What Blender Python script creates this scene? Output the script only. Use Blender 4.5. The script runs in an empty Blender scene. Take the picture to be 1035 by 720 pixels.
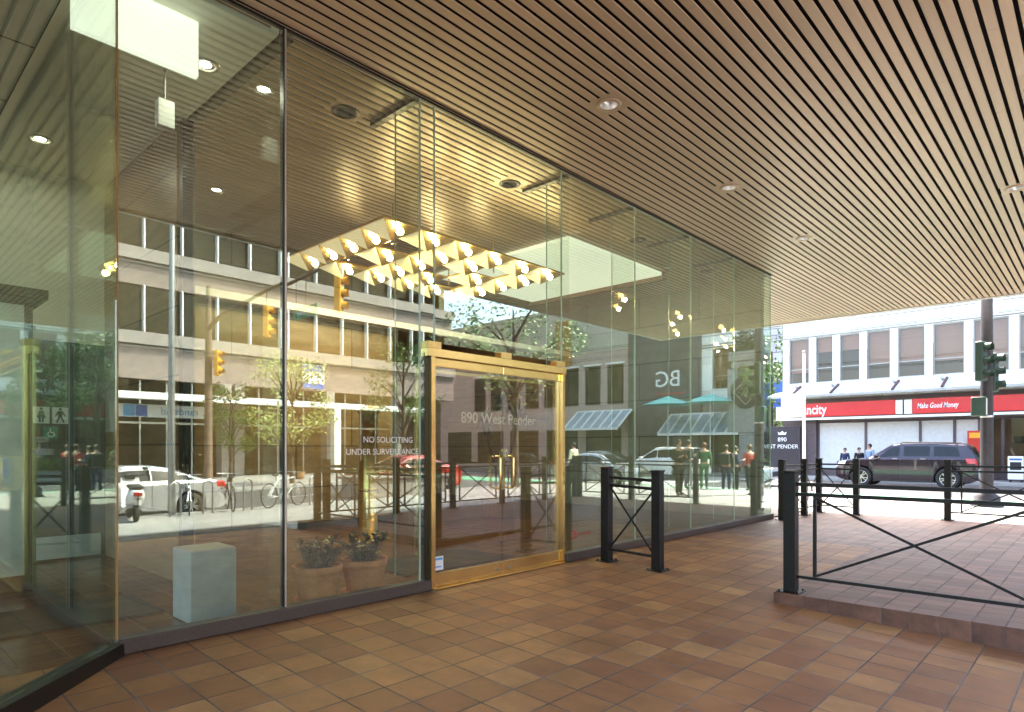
import bpy, math, random
from mathutils import Vector, Matrix, noise
random.seed(7)
R = math.radians
scn = bpy.context.scene
col = scn.collection
PI = math.pi

# ------------------------------------------------------------------ materials
def nt_mat(name):
    m = bpy.data.materials.new(name); m.use_nodes = True
    nt = m.node_tree
    return m, nt, nt.nodes, nt.links, nt.nodes['Principled BSDF']

def ramp(nodes, stops, interp='LINEAR'):
    r = nodes.new('ShaderNodeValToRGB'); r.color_ramp.interpolation = interp
    els = r.color_ramp.elements
    while len(els) < len(stops): els.new(0.5)
    for e, (p, c) in zip(els, stops):
        e.position = p; e.color = (*c, 1)
    return r

def mat(name, c, rough=0.5, metal=0.0, var=0.12, scale=6.0, bump=0.0, bscale=60.0, spec=0.5, stretch=None, coat=0.0):
    """one material: base colour with soft large and fine variation, uneven gloss, optional bump"""
    m, nt, N, L, b = nt_mat(name)
    tc = N.new('ShaderNodeTexCoord'); mp = N.new('ShaderNodeMapping')
    L.new(tc.outputs['Object'], mp.inputs[0])
    if stretch: mp.inputs['Scale'].default_value = stretch
    n = N.new('ShaderNodeTexNoise'); n.inputs['Scale'].default_value = scale; n.inputs['Detail'].default_value = 5
    L.new(mp.outputs[0], n.inputs['Vector'])
    lo = tuple(max(0, v * (1 - var)) for v in c); hi = tuple(min(1, v * (1 + var)) for v in c)
    r = ramp(N, [(0.3, lo), (0.7, hi)])
    L.new(n.outputs['Fac'], r.inputs[0]); L.new(r.outputs[0], b.inputs['Base Color'])
    mr = N.new('ShaderNodeMapRange'); mr.inputs[3].default_value = max(0, rough - 0.06); mr.inputs[4].default_value = min(1, rough + 0.08)
    L.new(n.outputs['Fac'], mr.inputs[0]); L.new(mr.outputs[0], b.inputs['Roughness'])
    b.inputs['Metallic'].default_value = metal
    b.inputs['Specular IOR Level'].default_value = spec
    b.inputs['Coat Weight'].default_value = coat
    if bump:
        n2 = N.new('ShaderNodeTexNoise'); n2.inputs['Scale'].default_value = bscale; n2.inputs['Detail'].default_value = 4
        L.new(mp.outputs[0], n2.inputs['Vector'])
        bp = N.new('ShaderNodeBump'); bp.inputs['Strength'].default_value = bump; bp.inputs['Distance'].default_value = 0.01
        L.new(n2.outputs['Fac'], bp.inputs['Height']); L.new(bp.outputs[0], b.inputs['Normal'])
    return m

def emit_mat(name, c, s):
    m, nt, N, L, b = nt_mat(name)
    b.inputs['Base Color'].default_value = (*c, 1)
    b.inputs['Emission Color'].default_value = (*c, 1); b.inputs['Emission Strength'].default_value = s
    return m

def glass_mat(name, tint=(0.9, 0.95, 0.9), r0=0.06, gl=(1, 1, 1), wavy=0.0, gpow=5, film=0.0):
    """sheet glass: mirror reflection that grows at grazing angles, the rest passes tinted"""
    m, nt, N, L, b = nt_mat(name)
    N.remove(b)
    out = N['Material Output']
    tr = N.new('ShaderNodeBsdfTransparent'); tr.inputs[0].default_value = (*tint, 1)
    gs = N.new('ShaderNodeBsdfGlossy'); gs.inputs[0].default_value = (*gl, 1); gs.inputs['Roughness'].default_value = 0.0
    lw = N.new('ShaderNodeLayerWeight'); lw.inputs[0].default_value = 0.5
    p = N.new('ShaderNodeMath'); p.operation = 'POWER'; p.inputs[1].default_value = gpow
    L.new(lw.outputs['Facing'], p.inputs[0])
    mr = N.new('ShaderNodeMapRange'); mr.inputs[3].default_value = r0; mr.inputs[4].default_value = 1
    L.new(p.outputs[0], mr.inputs[0])
    mx = N.new('ShaderNodeMixShader')
    L.new(mr.outputs[0], mx.inputs[0]); L.new(tr.outputs[0], mx.inputs[1]); L.new(gs.outputs[0], mx.inputs[2])
    if wavy:
        tc = N.new('ShaderNodeTexCoord'); n = N.new('ShaderNodeTexNoise'); n.inputs['Scale'].default_value = 0.9; n.inputs['Detail'].default_value = 1
        L.new(tc.outputs['Object'], n.inputs['Vector'])
        bp = N.new('ShaderNodeBump'); bp.inputs['Strength'].default_value = wavy; bp.inputs['Distance'].default_value = 0.01
        L.new(n.outputs['Fac'], bp.inputs['Height']); L.new(bp.outputs[0], gs.inputs['Normal'])
    if film:
        tc = N.new('ShaderNodeTexCoord'); n = N.new('ShaderNodeTexNoise'); n.inputs['Scale'].default_value = 1.7; n.inputs['Detail'].default_value = 8; n.inputs['Roughness'].default_value = 0.7
        L.new(tc.outputs['Object'], n.inputs['Vector'])
        fm = N.new('ShaderNodeMapRange'); fm.inputs[1].default_value = 0.35; fm.inputs[2].default_value = 0.75; fm.inputs[3].default_value = film * 0.4; fm.inputs[4].default_value = film * 1.6
        L.new(n.outputs['Fac'], fm.inputs[0])
        df = N.new('ShaderNodeBsdfDiffuse'); df.inputs[0].default_value = (0.62, 0.66, 0.60, 1)
        m2 = N.new('ShaderNodeMixShader'); L.new(fm.outputs[0], m2.inputs[0]); L.new(mx.outputs[0], m2.inputs[1]); L.new(df.outputs[0], m2.inputs[2]); mx = m2
    L.new(mx.outputs[0], out.inputs[0])
    return m

def tile_mat(name, pu, pv, stops, axes='XY', gw=0.007, grout=(0.16, 0.13, 0.11), rough=0.42, ou=0.0, ov=0.0, bump=0.5, scorch=0.5, spec=0.5):
    """square clay tiles: a colour per tile, flashed darker patches, grout lines with bump"""
    m, nt, N, L, b = nt_mat(name)
    tc = N.new('ShaderNodeTexCoord'); sp = N.new('ShaderNodeSeparateXYZ'); L.new(tc.outputs['Object'], sp.inputs[0])
    def M(op, a, bb=None, c=None):
        n = N.new('ShaderNodeMath'); n.operation = op
        for i, v in enumerate((a, bb, c)):
            if v is None: continue
            if isinstance(v, (int, float)): n.inputs[i].default_value = v
            else: L.new(v, n.inputs[i])
        return n.outputs[0]
    u = M('DIVIDE', M('ADD', sp.outputs[axes[0]], ou), pu); v = M('DIVIDE', M('ADD', sp.outputs[axes[1]], ov), pv)
    fu, fv = M('FLOOR', u), M('FLOOR', v)
    cb = N.new('ShaderNodeCombineXYZ'); L.new(fu, cb.inputs[0]); L.new(fv, cb.inputs[1])
    wn = N.new('ShaderNodeTexWhiteNoise'); wn.noise_dimensions = '3D'; L.new(cb.outputs[0], wn.inputs['Vector'])
    du = M('MULTIPLY', M('SUBTRACT', 0.5, M('ABSOLUTE', M('SUBTRACT', M('FRACT', u), 0.5))), pu)
    dv = M('MULTIPLY', M('SUBTRACT', 0.5, M('ABSOLUTE', M('SUBTRACT', M('FRACT', v), 0.5))), pv)
    dmin = M('MINIMUM', du, dv)
    n0 = N.new('ShaderNodeTexNoise'); n0.inputs['Scale'].default_value = 45; n0.inputs['Detail'].default_value = 4; L.new(tc.outputs['Object'], n0.inputs['Vector'])
    d2 = M('ADD', dmin, M('MULTIPLY', M('SUBTRACT', n0.outputs['Fac'], 0.5), 0.006))
    mask = N.new('ShaderNodeMapRange'); mask.inputs[1].default_value = gw * 0.4; mask.inputs[2].default_value = gw * 0.75
    L.new(d2, mask.inputs[0])
    # neighbouring patches share a tone: mix per-tile random with a slow noise
    n1 = N.new('ShaderNodeTexNoise'); n1.inputs['Scale'].default_value = 0.8; n1.inputs['Detail'].default_value = 2; L.new(tc.outputs['Object'], n1.inputs['Vector'])
    sel = M('ADD', M('MULTIPLY', wn.outputs['Value'], 0.8), M('MULTIPLY', n1.outputs['Fac'], 0.2))
    rp = ramp(N, stops); L.new(sel, rp.inputs[0])
    # flashing inside the tile, different on each
    ofs = N.new('ShaderNodeVectorMath'); ofs.operation = 'MULTIPLY_ADD'
    L.new(wn.outputs['Color'], ofs.inputs[0]); ofs.inputs[1].default_value = (9, 9, 9); L.new(tc.outputs['Object'], ofs.inputs[2])
    n2 = N.new('ShaderNodeTexNoise'); n2.inputs['Scale'].default_value = 4.5; n2.inputs['Detail'].default_value = 6; n2.inputs['Roughness'].default_value = 0.6
    L.new(ofs.outputs[0], n2.inputs['Vector'])
    fr = ramp(N, [(0.35, (1 - scorch,) * 3), (0.62, (1.0, 1.0, 1.0)), (0.8, (1.18, 1.16, 1.1))]); L.new(n2.outputs['Fac'], fr.inputs[0])
    mu = N.new('ShaderNodeMix'); mu.data_type = 'RGBA'; mu.blend_type = 'MULTIPLY'; mu.inputs[0].default_value = 1
    L.new(rp.outputs[0], mu.inputs[6]); L.new(fr.outputs[0], mu.inputs[7])
    gcol = N.new('ShaderNodeTexNoise'); gcol.inputs['Scale'].default_value = 2.2; L.new(tc.outputs['Object'], gcol.inputs['Vector'])
    gr = ramp(N, [(0.35, tuple(g * 0.45 for g in grout)), (0.65, grout)]); L.new(gcol.outputs['Fac'], gr.inputs[0])
    mg = N.new('ShaderNodeMix'); mg.data_type = 'RGBA'
    L.new(mask.outputs[0], mg.inputs[0]); L.new(gr.outputs[0], mg.inputs[6]); L.new(mu.outputs[2], mg.inputs[7])
    # trodden-in dirt and small dark spots
    dn = N.new('ShaderNodeTexNoise'); dn.inputs['Scale'].default_value = 1.3; dn.inputs['Detail'].default_value = 7; dn.inputs['Roughness'].default_value = 0.7; L.new(tc.outputs['Object'], dn.inputs['Vector'])
    dr = ramp(N, [(0.38, (0.78, 0.77, 0.78)), (0.56, (1, 1, 1))]); L.new(dn.outputs['Fac'], dr.inputs[0])
    vo = N.new('ShaderNodeTexVoronoi'); vo.inputs['Scale'].default_value = 1.9; L.new(tc.outputs['Object'], vo.inputs['Vector'])
    vr = ramp(N, [(0.0, (0.5, 0.5, 0.5)), (0.02, (0.55, 0.55, 0.55)), (0.032, (1, 1, 1))]); L.new(vo.outputs['Distance'], vr.inputs[0])
    m3 = N.new('ShaderNodeMix'); m3.data_type = 'RGBA'; m3.blend_type = 'MULTIPLY'; m3.inputs[0].default_value = 1
    L.new(mg.outputs[2], m3.inputs[6]); L.new(dr.outputs[0], m3.inputs[7])
    m4 = N.new('ShaderNodeMix'); m4.data_type = 'RGBA'; m4.blend_type = 'MULTIPLY'; m4.inputs[0].default_value = 0.7
    L.new(m3.outputs[2], m4.inputs[6]); L.new(vr.outputs[0], m4.inputs[7])
    L.new(m4.outputs[2], b.inputs['Base Color'])
    rr = N.new('ShaderNodeMapRange'); rr.inputs[3].default_value = rough - 0.1; rr.inputs[4].default_value = rough + 0.18
    L.new(n2.outputs['Fac'], rr.inputs[0])
    rg = M('ADD', rr.outputs[0], M('MULTIPLY', M('SUBTRACT', 1.0, mask.outputs[0]), 0.4))
    L.new(rg, b.inputs['Roughness'])
    b.inputs['Specular IOR Level'].default_value = spec
    hh = M('ADD', mask.outputs[0], M('MULTIPLY', n0.outputs['Fac'], 0.15))
    hh = M('ADD', hh, M('MULTIPLY', wn.outputs['Value'], 0.12))
    bp = N.new('ShaderNodeBump'); bp.inputs['Strength'].default_value = bump; bp.inputs['Distance'].default_value = 0.004
    L.new(hh, bp.inputs['Height']); L.new(bp.outputs[0], b.inputs['Normal'])
    return m

def slab_mat(name, c1, c2, ph, pw, rough=0.35, joint=(0.12, 0.08, 0.05), axes='YZ', gw=0.012, wave=True):
    """large stone slabs with banded veining and joints"""
    m, nt, N, L, b = nt_mat(name)
    tc = N.new('ShaderNodeTexCoord'); sp = N.new('ShaderNodeSeparateXYZ'); L.new(tc.outputs['Object'], sp.inputs[0])
    cb = N.new('ShaderNodeCombineXYZ'); L.new(sp.outputs[axes[0]], cb.inputs[0]); L.new(sp.outputs[axes[1]], cb.inputs[1])
    br = N.new('ShaderNodeTexBrick'); br.inputs['Scale'].default_value = 1; br.inputs['Brick Width'].default_value = pw; br.inputs['Row Height'].default_value = ph
    br.inputs['Mortar Size'].default_value = gw; br.inputs['Color1'].default_value = (0.85, 0.85, 0.85, 1); br.inputs['Color2'].default_value = (1.12, 1.12, 1.12, 1); br.inputs['Mortar'].default_value = (0.35, 0.35, 0.35, 1)
    L.new(cb.outputs[0], br.inputs['Vector'])
    mp = N.new('ShaderNodeMapping'); mp.inputs['Scale'].default_value = (0.6, 0.6, 3.0) if wave else (1, 1, 1); L.new(tc.outputs['Object'], mp.inputs[0])
    n = N.new('ShaderNodeTexNoise'); n.inputs['Scale'].default_value = 3; n.inputs['Detail'].default_value = 9; n.inputs['Roughness'].default_value = 0.65; L.new(mp.outputs[0], n.inputs['Vector'])
    r = ramp(N, [(0.3, c1), (0.7, c2)]); L.new(n.outputs['Fac'], r.inputs[0])
    mu = N.new('ShaderNodeMix'); mu.data_type = 'RGBA'; mu.blend_type = 'MULTIPLY'; mu.inputs[0].default_value = 1
    L.new(r.outputs[0], mu.inputs[6]); L.new(br.outputs['Color'], mu.inputs[7]); L.new(mu.outputs[2], b.inputs['Base Color'])
    b.inputs['Roughness'].default_value = rough
    return m

M = {}
TILE = [(0.0, (0.235, 0.100, 0.050)), (0.2, (0.275, 0.120, 0.056)), (0.45, (0.31, 0.140, 0.060)), (0.62, (0.345, 0.163, 0.068)), (0.84, (0.38, 0.188, 0.078)), (0.97, (0.52, 0.295, 0.125))]
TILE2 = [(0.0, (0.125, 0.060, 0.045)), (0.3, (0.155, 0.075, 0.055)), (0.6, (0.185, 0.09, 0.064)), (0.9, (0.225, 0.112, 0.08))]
M['tile'] = tile_mat('clay tile large', 0.305, 0.305, TILE, rough=0.52, ou=20.0, ov=20.03, scorch=0.22, grout=(0.20, 0.16, 0.135), gw=0.0105, spec=0.35)
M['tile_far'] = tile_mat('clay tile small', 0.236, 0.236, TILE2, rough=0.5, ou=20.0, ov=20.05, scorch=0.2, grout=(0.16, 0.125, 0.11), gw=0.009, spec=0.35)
M['tile_riser'] = tile_mat('clay tile riser', 0.236, 0.5, [(0, (0.15, 0.068, 0.045)), (0.5, (0.21, 0.092, 0.06)), (1, (0.27, 0.12, 0.075))], axes='XZ', rough=0.45, ou=20.0, ov=0.45)
M['tile_in'] = tile_mat('lobby tile', 0.305, 0.305, [(0, (0.10, 0.036, 0.018)), (0.5, (0.165, 0.062, 0.028)), (1, (0.23, 0.10, 0.04))], rough=0.16, ou=20.0, ov=20.03, bump=0.12, gw=0.006)
M['slat'] = mat('bronze slat', (0.55, 0.405, 0.285), 0.38, 0.3, 0.07, 3.0, stretch=(8, 0.3, 8))
def per_piece(m, amt):
    """each separate strip of the mesh gets its own slight tone"""
    nt = m.node_tree; N, L = nt.nodes, nt.links; b = N['Principled BSDF']
    g = N.new('ShaderNodeNewGeometry'); mr = N.new('ShaderNodeMapRange'); mr.inputs[3].default_value = 1 - amt; mr.inputs[4].default_value = 1 + amt
    L.new(g.outputs['Random Per Island'], mr.inputs[0])
    mu = N.new('ShaderNodeMix'); mu.data_type = 'RGBA'; mu.blend_type = 'MULTIPLY'; mu.inputs[0].default_value = 1
    src = b.inputs['Base Color'].links[0].from_socket
    L.new(src, mu.inputs[6]); L.new(mr.outputs[0], mu.inputs[7]); L.new(mu.outputs[2], b.inputs['Base Color'])
per_piece(M['slat'], 0.07)
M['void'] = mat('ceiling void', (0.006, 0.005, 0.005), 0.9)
M['fascia'] = mat('white fascia', (0.7, 0.68, 0.64), 0.5, var=0.05)
M['sill'] = mat('granite sill', (0.085, 0.062, 0.05), 0.45, 0, 0.35, 90)
M['sill_dark'] = mat('bronze sill', (0.03, 0.024, 0.02), 0.35, 0.4, 0.2)
M['glass'] = glass_mat('sheet glass', (0.88, 0.95, 0.90), 0.15, (0.91, 1.0, 0.93), wavy=0.004, gpow=4, film=0.010)
M['glass_in'] = glass_mat('inner glass', (0.93, 0.96, 0.93), 0.035)
M['glass_door'] = glass_mat('door glass', (0.90, 0.93, 0.88), 0.14, wavy=0.004, film=0.006)
M['glass_edge'] = mat('glass edge', (0.40, 0.55, 0.45), 0.15, 0, 0.1, spec=0.8)
M['silver'] = mat('anodised mullion', (0.55, 0.53, 0.48), 0.35, 0.7, 0.08)
M['black_metal'] = mat('black mullion', (0.02, 0.02, 0.021), 0.35, 0.3, 0.2)
M['brass'] = mat('polished brass', (0.88, 0.63, 0.26), 0.2, 1.0, 0.06, 4)
M['brass_satin'] = mat('brass sheet', (0.72, 0.50, 0.20), 0.3, 1.0, 0.12, 14)
M['ceiling_glow'] = emit_mat('white ceiling with painted glow', (0.95, 1.0, 0.86), 0.085)  # brightness of the white ceiling put in as emission
M['downlight_lens'] = emit_mat('downlight lens with added glow', (1.0, 0.95, 0.82), 34)  # emission added to brighten the vestibule
M['bright_panel'] = emit_mat('white board with added glow', (0.95, 1.0, 0.90), 0.125)  # emission added to a plain white board to light the room
M['glow_face'] = emit_mat('reflector face with painted glow', (1.0, 0.84, 0.54), 0.065)  # mirrored brightness of the brass faces painted in as a glow
M['bulb'] = emit_mat('lit bulb', (1.0, 0.80, 0.46), 40)
M['trav'] = slab_mat('travertine', (0.22, 0.135, 0.065), (0.36, 0.235, 0.12), 0.78, 2.4)
M['portal'] = mat('brown portal', (0.085, 0.05, 0.035), 0.5, 0, 0.15)
M['wood'] = mat('walnut panel', (0.19, 0.085, 0.03), 0.35, 0, 0.3, 3, stretch=(6, 6, 0.4))
M['wood_orange'] = mat('oak panel', (0.42, 0.19, 0.05), 0.35, 0, 0.25, 3, stretch=(6, 6, 0.4))
M['room_wall'] = mat('painted wall', (0.74, 0.74, 0.62), 0.6, var=0.05)
M['room_dark'] = mat('dark wall', (0.07, 0.065, 0.05), 0.5, var=0.1)
M['ceil_tile'] = tile_mat('acoustic ceiling', 1.2, 1.2, [(0, (0.68, 0.68, 0.6)), (1, (0.74, 0.74, 0.66))], rough=0.8, gw=0.02, grout=(0.12, 0.12, 0.1), bump=0.1, scorch=0.06)
M['plain_ceil'] = mat('plaster ceiling', (0.85, 0.85, 0.76), 0.7, var=0.03)
M['white'] = mat('white paint', (0.78, 0.78, 0.76), 0.45, var=0.03)
M['frost'] = mat('white pedestal', (0.42, 0.46, 0.46), 0.4, var=0.12)
M['grey_metal'] = mat('grey metal', (0.30, 0.30, 0.30), 0.4, 0.6, 0.1)
M['steel'] = mat('stainless', (0.55, 0.55, 0.55), 0.3, 0.9, 0.08)
M['reflector'] = mat('bright reflector', (0.85, 0.85, 0.83), 0.28, 0.85, 0.04)
M['black'] = mat('black paint', (0.010, 0.009, 0.0095), 0.42, 0.0, 0.3, 20, bump=0.15, bscale=120, spec=0.3)
M['rubber'] = mat('rubber', (0.02, 0.02, 0.02), 0.75)
M['soil'] = mat('soil', (0.035, 0.025, 0.018), 0.95, bump=0.6)
M['terracotta'] = mat('terracotta', (0.70, 0.25, 0.10), 0.75, 0, 0.22, 9, bump=0.2)
M['leaf_dark'] = mat('dark leaf', (0.035, 0.055, 0.03), 0.4, 0, 0.4, 8)
M['leaf'] = mat('tree leaf', (0.085, 0.15, 0.03), 0.5, 0, 0.5, 1.5)
M['leaf_yellow'] = mat('young leaf', (0.20, 0.24, 0.04), 0.5, 0, 0.4, 1.5)
M['bark'] = mat('bark', (0.09, 0.065, 0.045), 0.9, 0, 0.35, 12, bump=0.6)
M['concrete'] = mat('concrete', (0.27, 0.24, 0.22), 0.8, 0, 0.1, 2.5, bump=0.25, bscale=30)
M['concrete_pink'] = mat('pink concrete', (0.235, 0.185, 0.165), 0.8, 0, 0.12, 2.5, bump=0.3, bscale=40)
M['pave'] = tile_mat('sidewalk slab', 1.5, 1.5, [(0, (0.25, 0.245, 0.235)), (1, (0.31, 0.30, 0.285))], rough=0.8, gw=0.02, grout=(0.2, 0.19, 0.18), bump=0.2, scorch=0.12, ou=60, ov=90)
M['kerb'] = mat('kerb concrete', (0.36, 0.35, 0.33), 0.8, 0, 0.12, 4)
M['asphalt'] = mat('asphalt', (0.05, 0.05, 0.053), 0.85, 0, 0.25, 1.2, bump=0.5, bscale=200)
M['bike_green'] = mat('green lane paint', (0.10, 0.36, 0.20), 0.7, 0, 0.12, 3)
M['line'] = mat('road paint', (0.75, 0.75, 0.72), 0.6, 0, 0.1)
M['darkpave'] = mat('dark paver', (0.03, 0.025, 0.026), 0.6, 0, 0.25, 8)
M['white_wall'] = slab_mat('white facade panel', (0.78, 0.745, 0.70), (0.84, 0.80, 0.755), 1.7, 1.5, 0.5, axes='XZ', gw=0.01, wave=False)
M['pink_wall'] = mat('rose stucco', (0.45, 0.34, 0.30), 0.7, 0, 0.08)
M['beige_wall'] = mat('beige stucco', (0.50, 0.45, 0.36), 0.7, 0, 0.08)
M['dark_wall'] = slab_mat('dark stone', (0.06, 0.06, 0.066), (0.095, 0.092, 0.10), 0.9, 1.6, 0.35, axes='XZ', wave=False)
M['grey_dark'] = slab_mat('grey backing stone', (0.15, 0.165, 0.145), (0.21, 0.225, 0.20), 0.9, 1.6, 0.4, axes='XZ', wave=False)
M['grey_wall'] = slab_mat('grey office', (0.30, 0.30, 0.30), (0.38, 0.38, 0.37), 3.2, 2.2, 0.5, axes='XZ', gw=0.08, wave=False)
M['grey_stone'] = mat('grey stone', (0.26, 0.26, 0.26), 0.7, 0, 0.2, 5, bump=0.3)
M['bracket'] = mat('dull red brown steel', (0.09, 0.035, 0.04), 0.7)
M['purple_stone'] = mat('plum stone', (0.085, 0.062, 0.075), 0.35, 0, 0.25, 12)
M['red'] = mat('red sign', (0.62, 0.018, 0.02), 0.35, 0, 0.06)
M['red_paint'] = mat('red enamel', (0.5, 0.03, 0.02), 0.35, 0, 0.1)
M['win_dark'] = mat('dark room', (0.012, 0.013, 0.017), 0.5)
M['win_brown'] = mat('bronze room', (0.040, 0.031, 0.015), 0.4)
M['blind'] = mat('window blind', (0.40, 0.30, 0.265), 0.7, 0, 0.08, 2, stretch=(0.3, 0.3, 6))
M['win_glass'] = glass_mat('window glass', (0.80, 0.72, 0.68), 0.035)
M['win_bronze'] = glass_mat('bronze glass', (0.55, 0.47, 0.3), 0.03, (0.9, 0.8, 0.6))
M['frosted'] = mat('frosted film', (0.62, 0.63, 0.63), 0.3, 0, 0.06)
M['canopy_glass'] = mat('canopy glass', (0.60, 0.70, 0.70), 0.3, 0, 0.05, spec=0.3)
M['awning_blue'] = mat('awning glass', (0.30, 0.36, 0.42), 0.2, 0, 0.25, 2)
M['teal'] = mat('teal canvas', (0.16, 0.50, 0.48), 0.7, 0, 0.08)
M['amber'] = mat('amber housing', (0.80, 0.34, 0.02), 0.4, 0, 0.08)
M['sig_green'] = mat('signal green', (0.035, 0.075, 0.06), 0.4, 0.1)
M['lens'] = mat('lens', (0.05, 0.03, 0.02), 0.2)
M['sign_green'] = mat('street sign green', (0.03, 0.24, 0.14), 0.4)
M['sign_blue'] = mat('blue panel', (0.05, 0.13, 0.42), 0.4)
M['sign_lblue'] = mat('light blue panel', (0.10, 0.34, 0.62), 0.4)
M['letter_white'] = mat('white letters', (0.85, 0.85, 0.83), 0.5, var=0.02)
M['letter_blue'] = mat('blue letters', (0.05, 0.16, 0.45), 0.5, var=0.02)
M['letter_gold'] = mat('pale gold letters', (0.85, 0.76, 0.55), 0.4, 0.2, 0.02)
M['letter_black'] = mat('black letters', (0.015, 0.015, 0.015), 0.5, var=0.02)
M['letter_red'] = mat('red letters', (0.55, 0.03, 0.03), 0.5, var=0.02)
M['sign_plum'] = mat('plum sign', (0.025, 0.02, 0.032), 0.3)
M['pole'] = mat('painted steel pole', (0.036, 0.032, 0.036), 0.5, 0.2, 0.3, 4)
M['pole_brown'] = mat('brown pole', (0.11, 0.065, 0.04), 0.6, 0.1, 0.3, 4)
M['kick'] = mat('kick plate', (0.55, 0.62, 0.58), 0.3, 0.3)
M['mat_floor'] = mat('entry mat', (0.012, 0.012, 0.013), 0.95, bump=0.6)
M['car_black'] = mat('black car paint', (0.022, 0.012, 0.022), 0.16, 0.2, 0.1, coat=0.6)
M['car_white'] = mat('white car paint', (0.72, 0.72, 0.73), 0.2, 0, 0.03, coat=1.0)
M['car_pearl'] = mat('pearl car paint', (0.46, 0.46, 0.48), 0.22, 0.25, 0.03, coat=1.0)
M['car_silver'] = mat('silver car paint', (0.40, 0.42, 0.44), 0.25, 0.6, 0.05, coat=1.0)
M['car_grey'] = mat('grey car paint', (0.09, 0.10, 0.115), 0.2, 0.4, 0.05, coat=1.0)
M['car_red'] = mat('red car paint', (0.55, 0.02, 0.015), 0.2, 0.0, 0.05, coat=1.0)
M['car_blue'] = mat('blue car paint', (0.03, 0.07, 0.2), 0.2, 0.2, 0.05, coat=1.0)
M['car_glass'] = mat('car glass', (0.008, 0.009, 0.011), 0.05, 0, 0.05, spec=0.35)
M['car_trim'] = mat('car trim', (0.02, 0.02, 0.02), 0.5)
M['rim'] = mat('alloy rim', (0.62, 0.62, 0.63), 0.25, 0.9, 0.04)
M['tail'] = mat('tail lamp', (0.45, 0.012, 0.012), 0.15, spec=0.8)
M['head'] = mat('head lamp', (0.75, 0.77, 0.8), 0.1, 0.3)
M['skin'] = mat('skin', (0.46, 0.27, 0.19), 0.55, 0, 0.08)
M['hair'] = mat('dark hair', (0.02, 0.014, 0.01), 0.6)
M['hair_brown'] = mat('brown hair', (0.10, 0.045, 0.02), 0.6)
for n_, c_ in dict(cloth_black=(0.015, 0.015, 0.018), cloth_navy=(0.02, 0.03, 0.08), cloth_white=(0.7, 0.7, 0.7), cloth_red=(0.42, 0.03, 0.03), cloth_green=(0.04, 0.14, 0.06), cloth_grey=(0.17, 0.17, 0.19), cloth_jean=(0.07, 0.10, 0.19), cloth_lblue=(0.25, 0.33, 0.45), cloth_tan=(0.35, 0.25, 0.16)).items():
    M[n_] = mat(n_.replace('cloth_', '') + ' cloth', c_, 0.85, 0, 0.15, 12)
M['wicker'] = mat('wicker', (0.22, 0.12, 0.05), 0.8, 0, 0.3, 60, bump=0.5)

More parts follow.
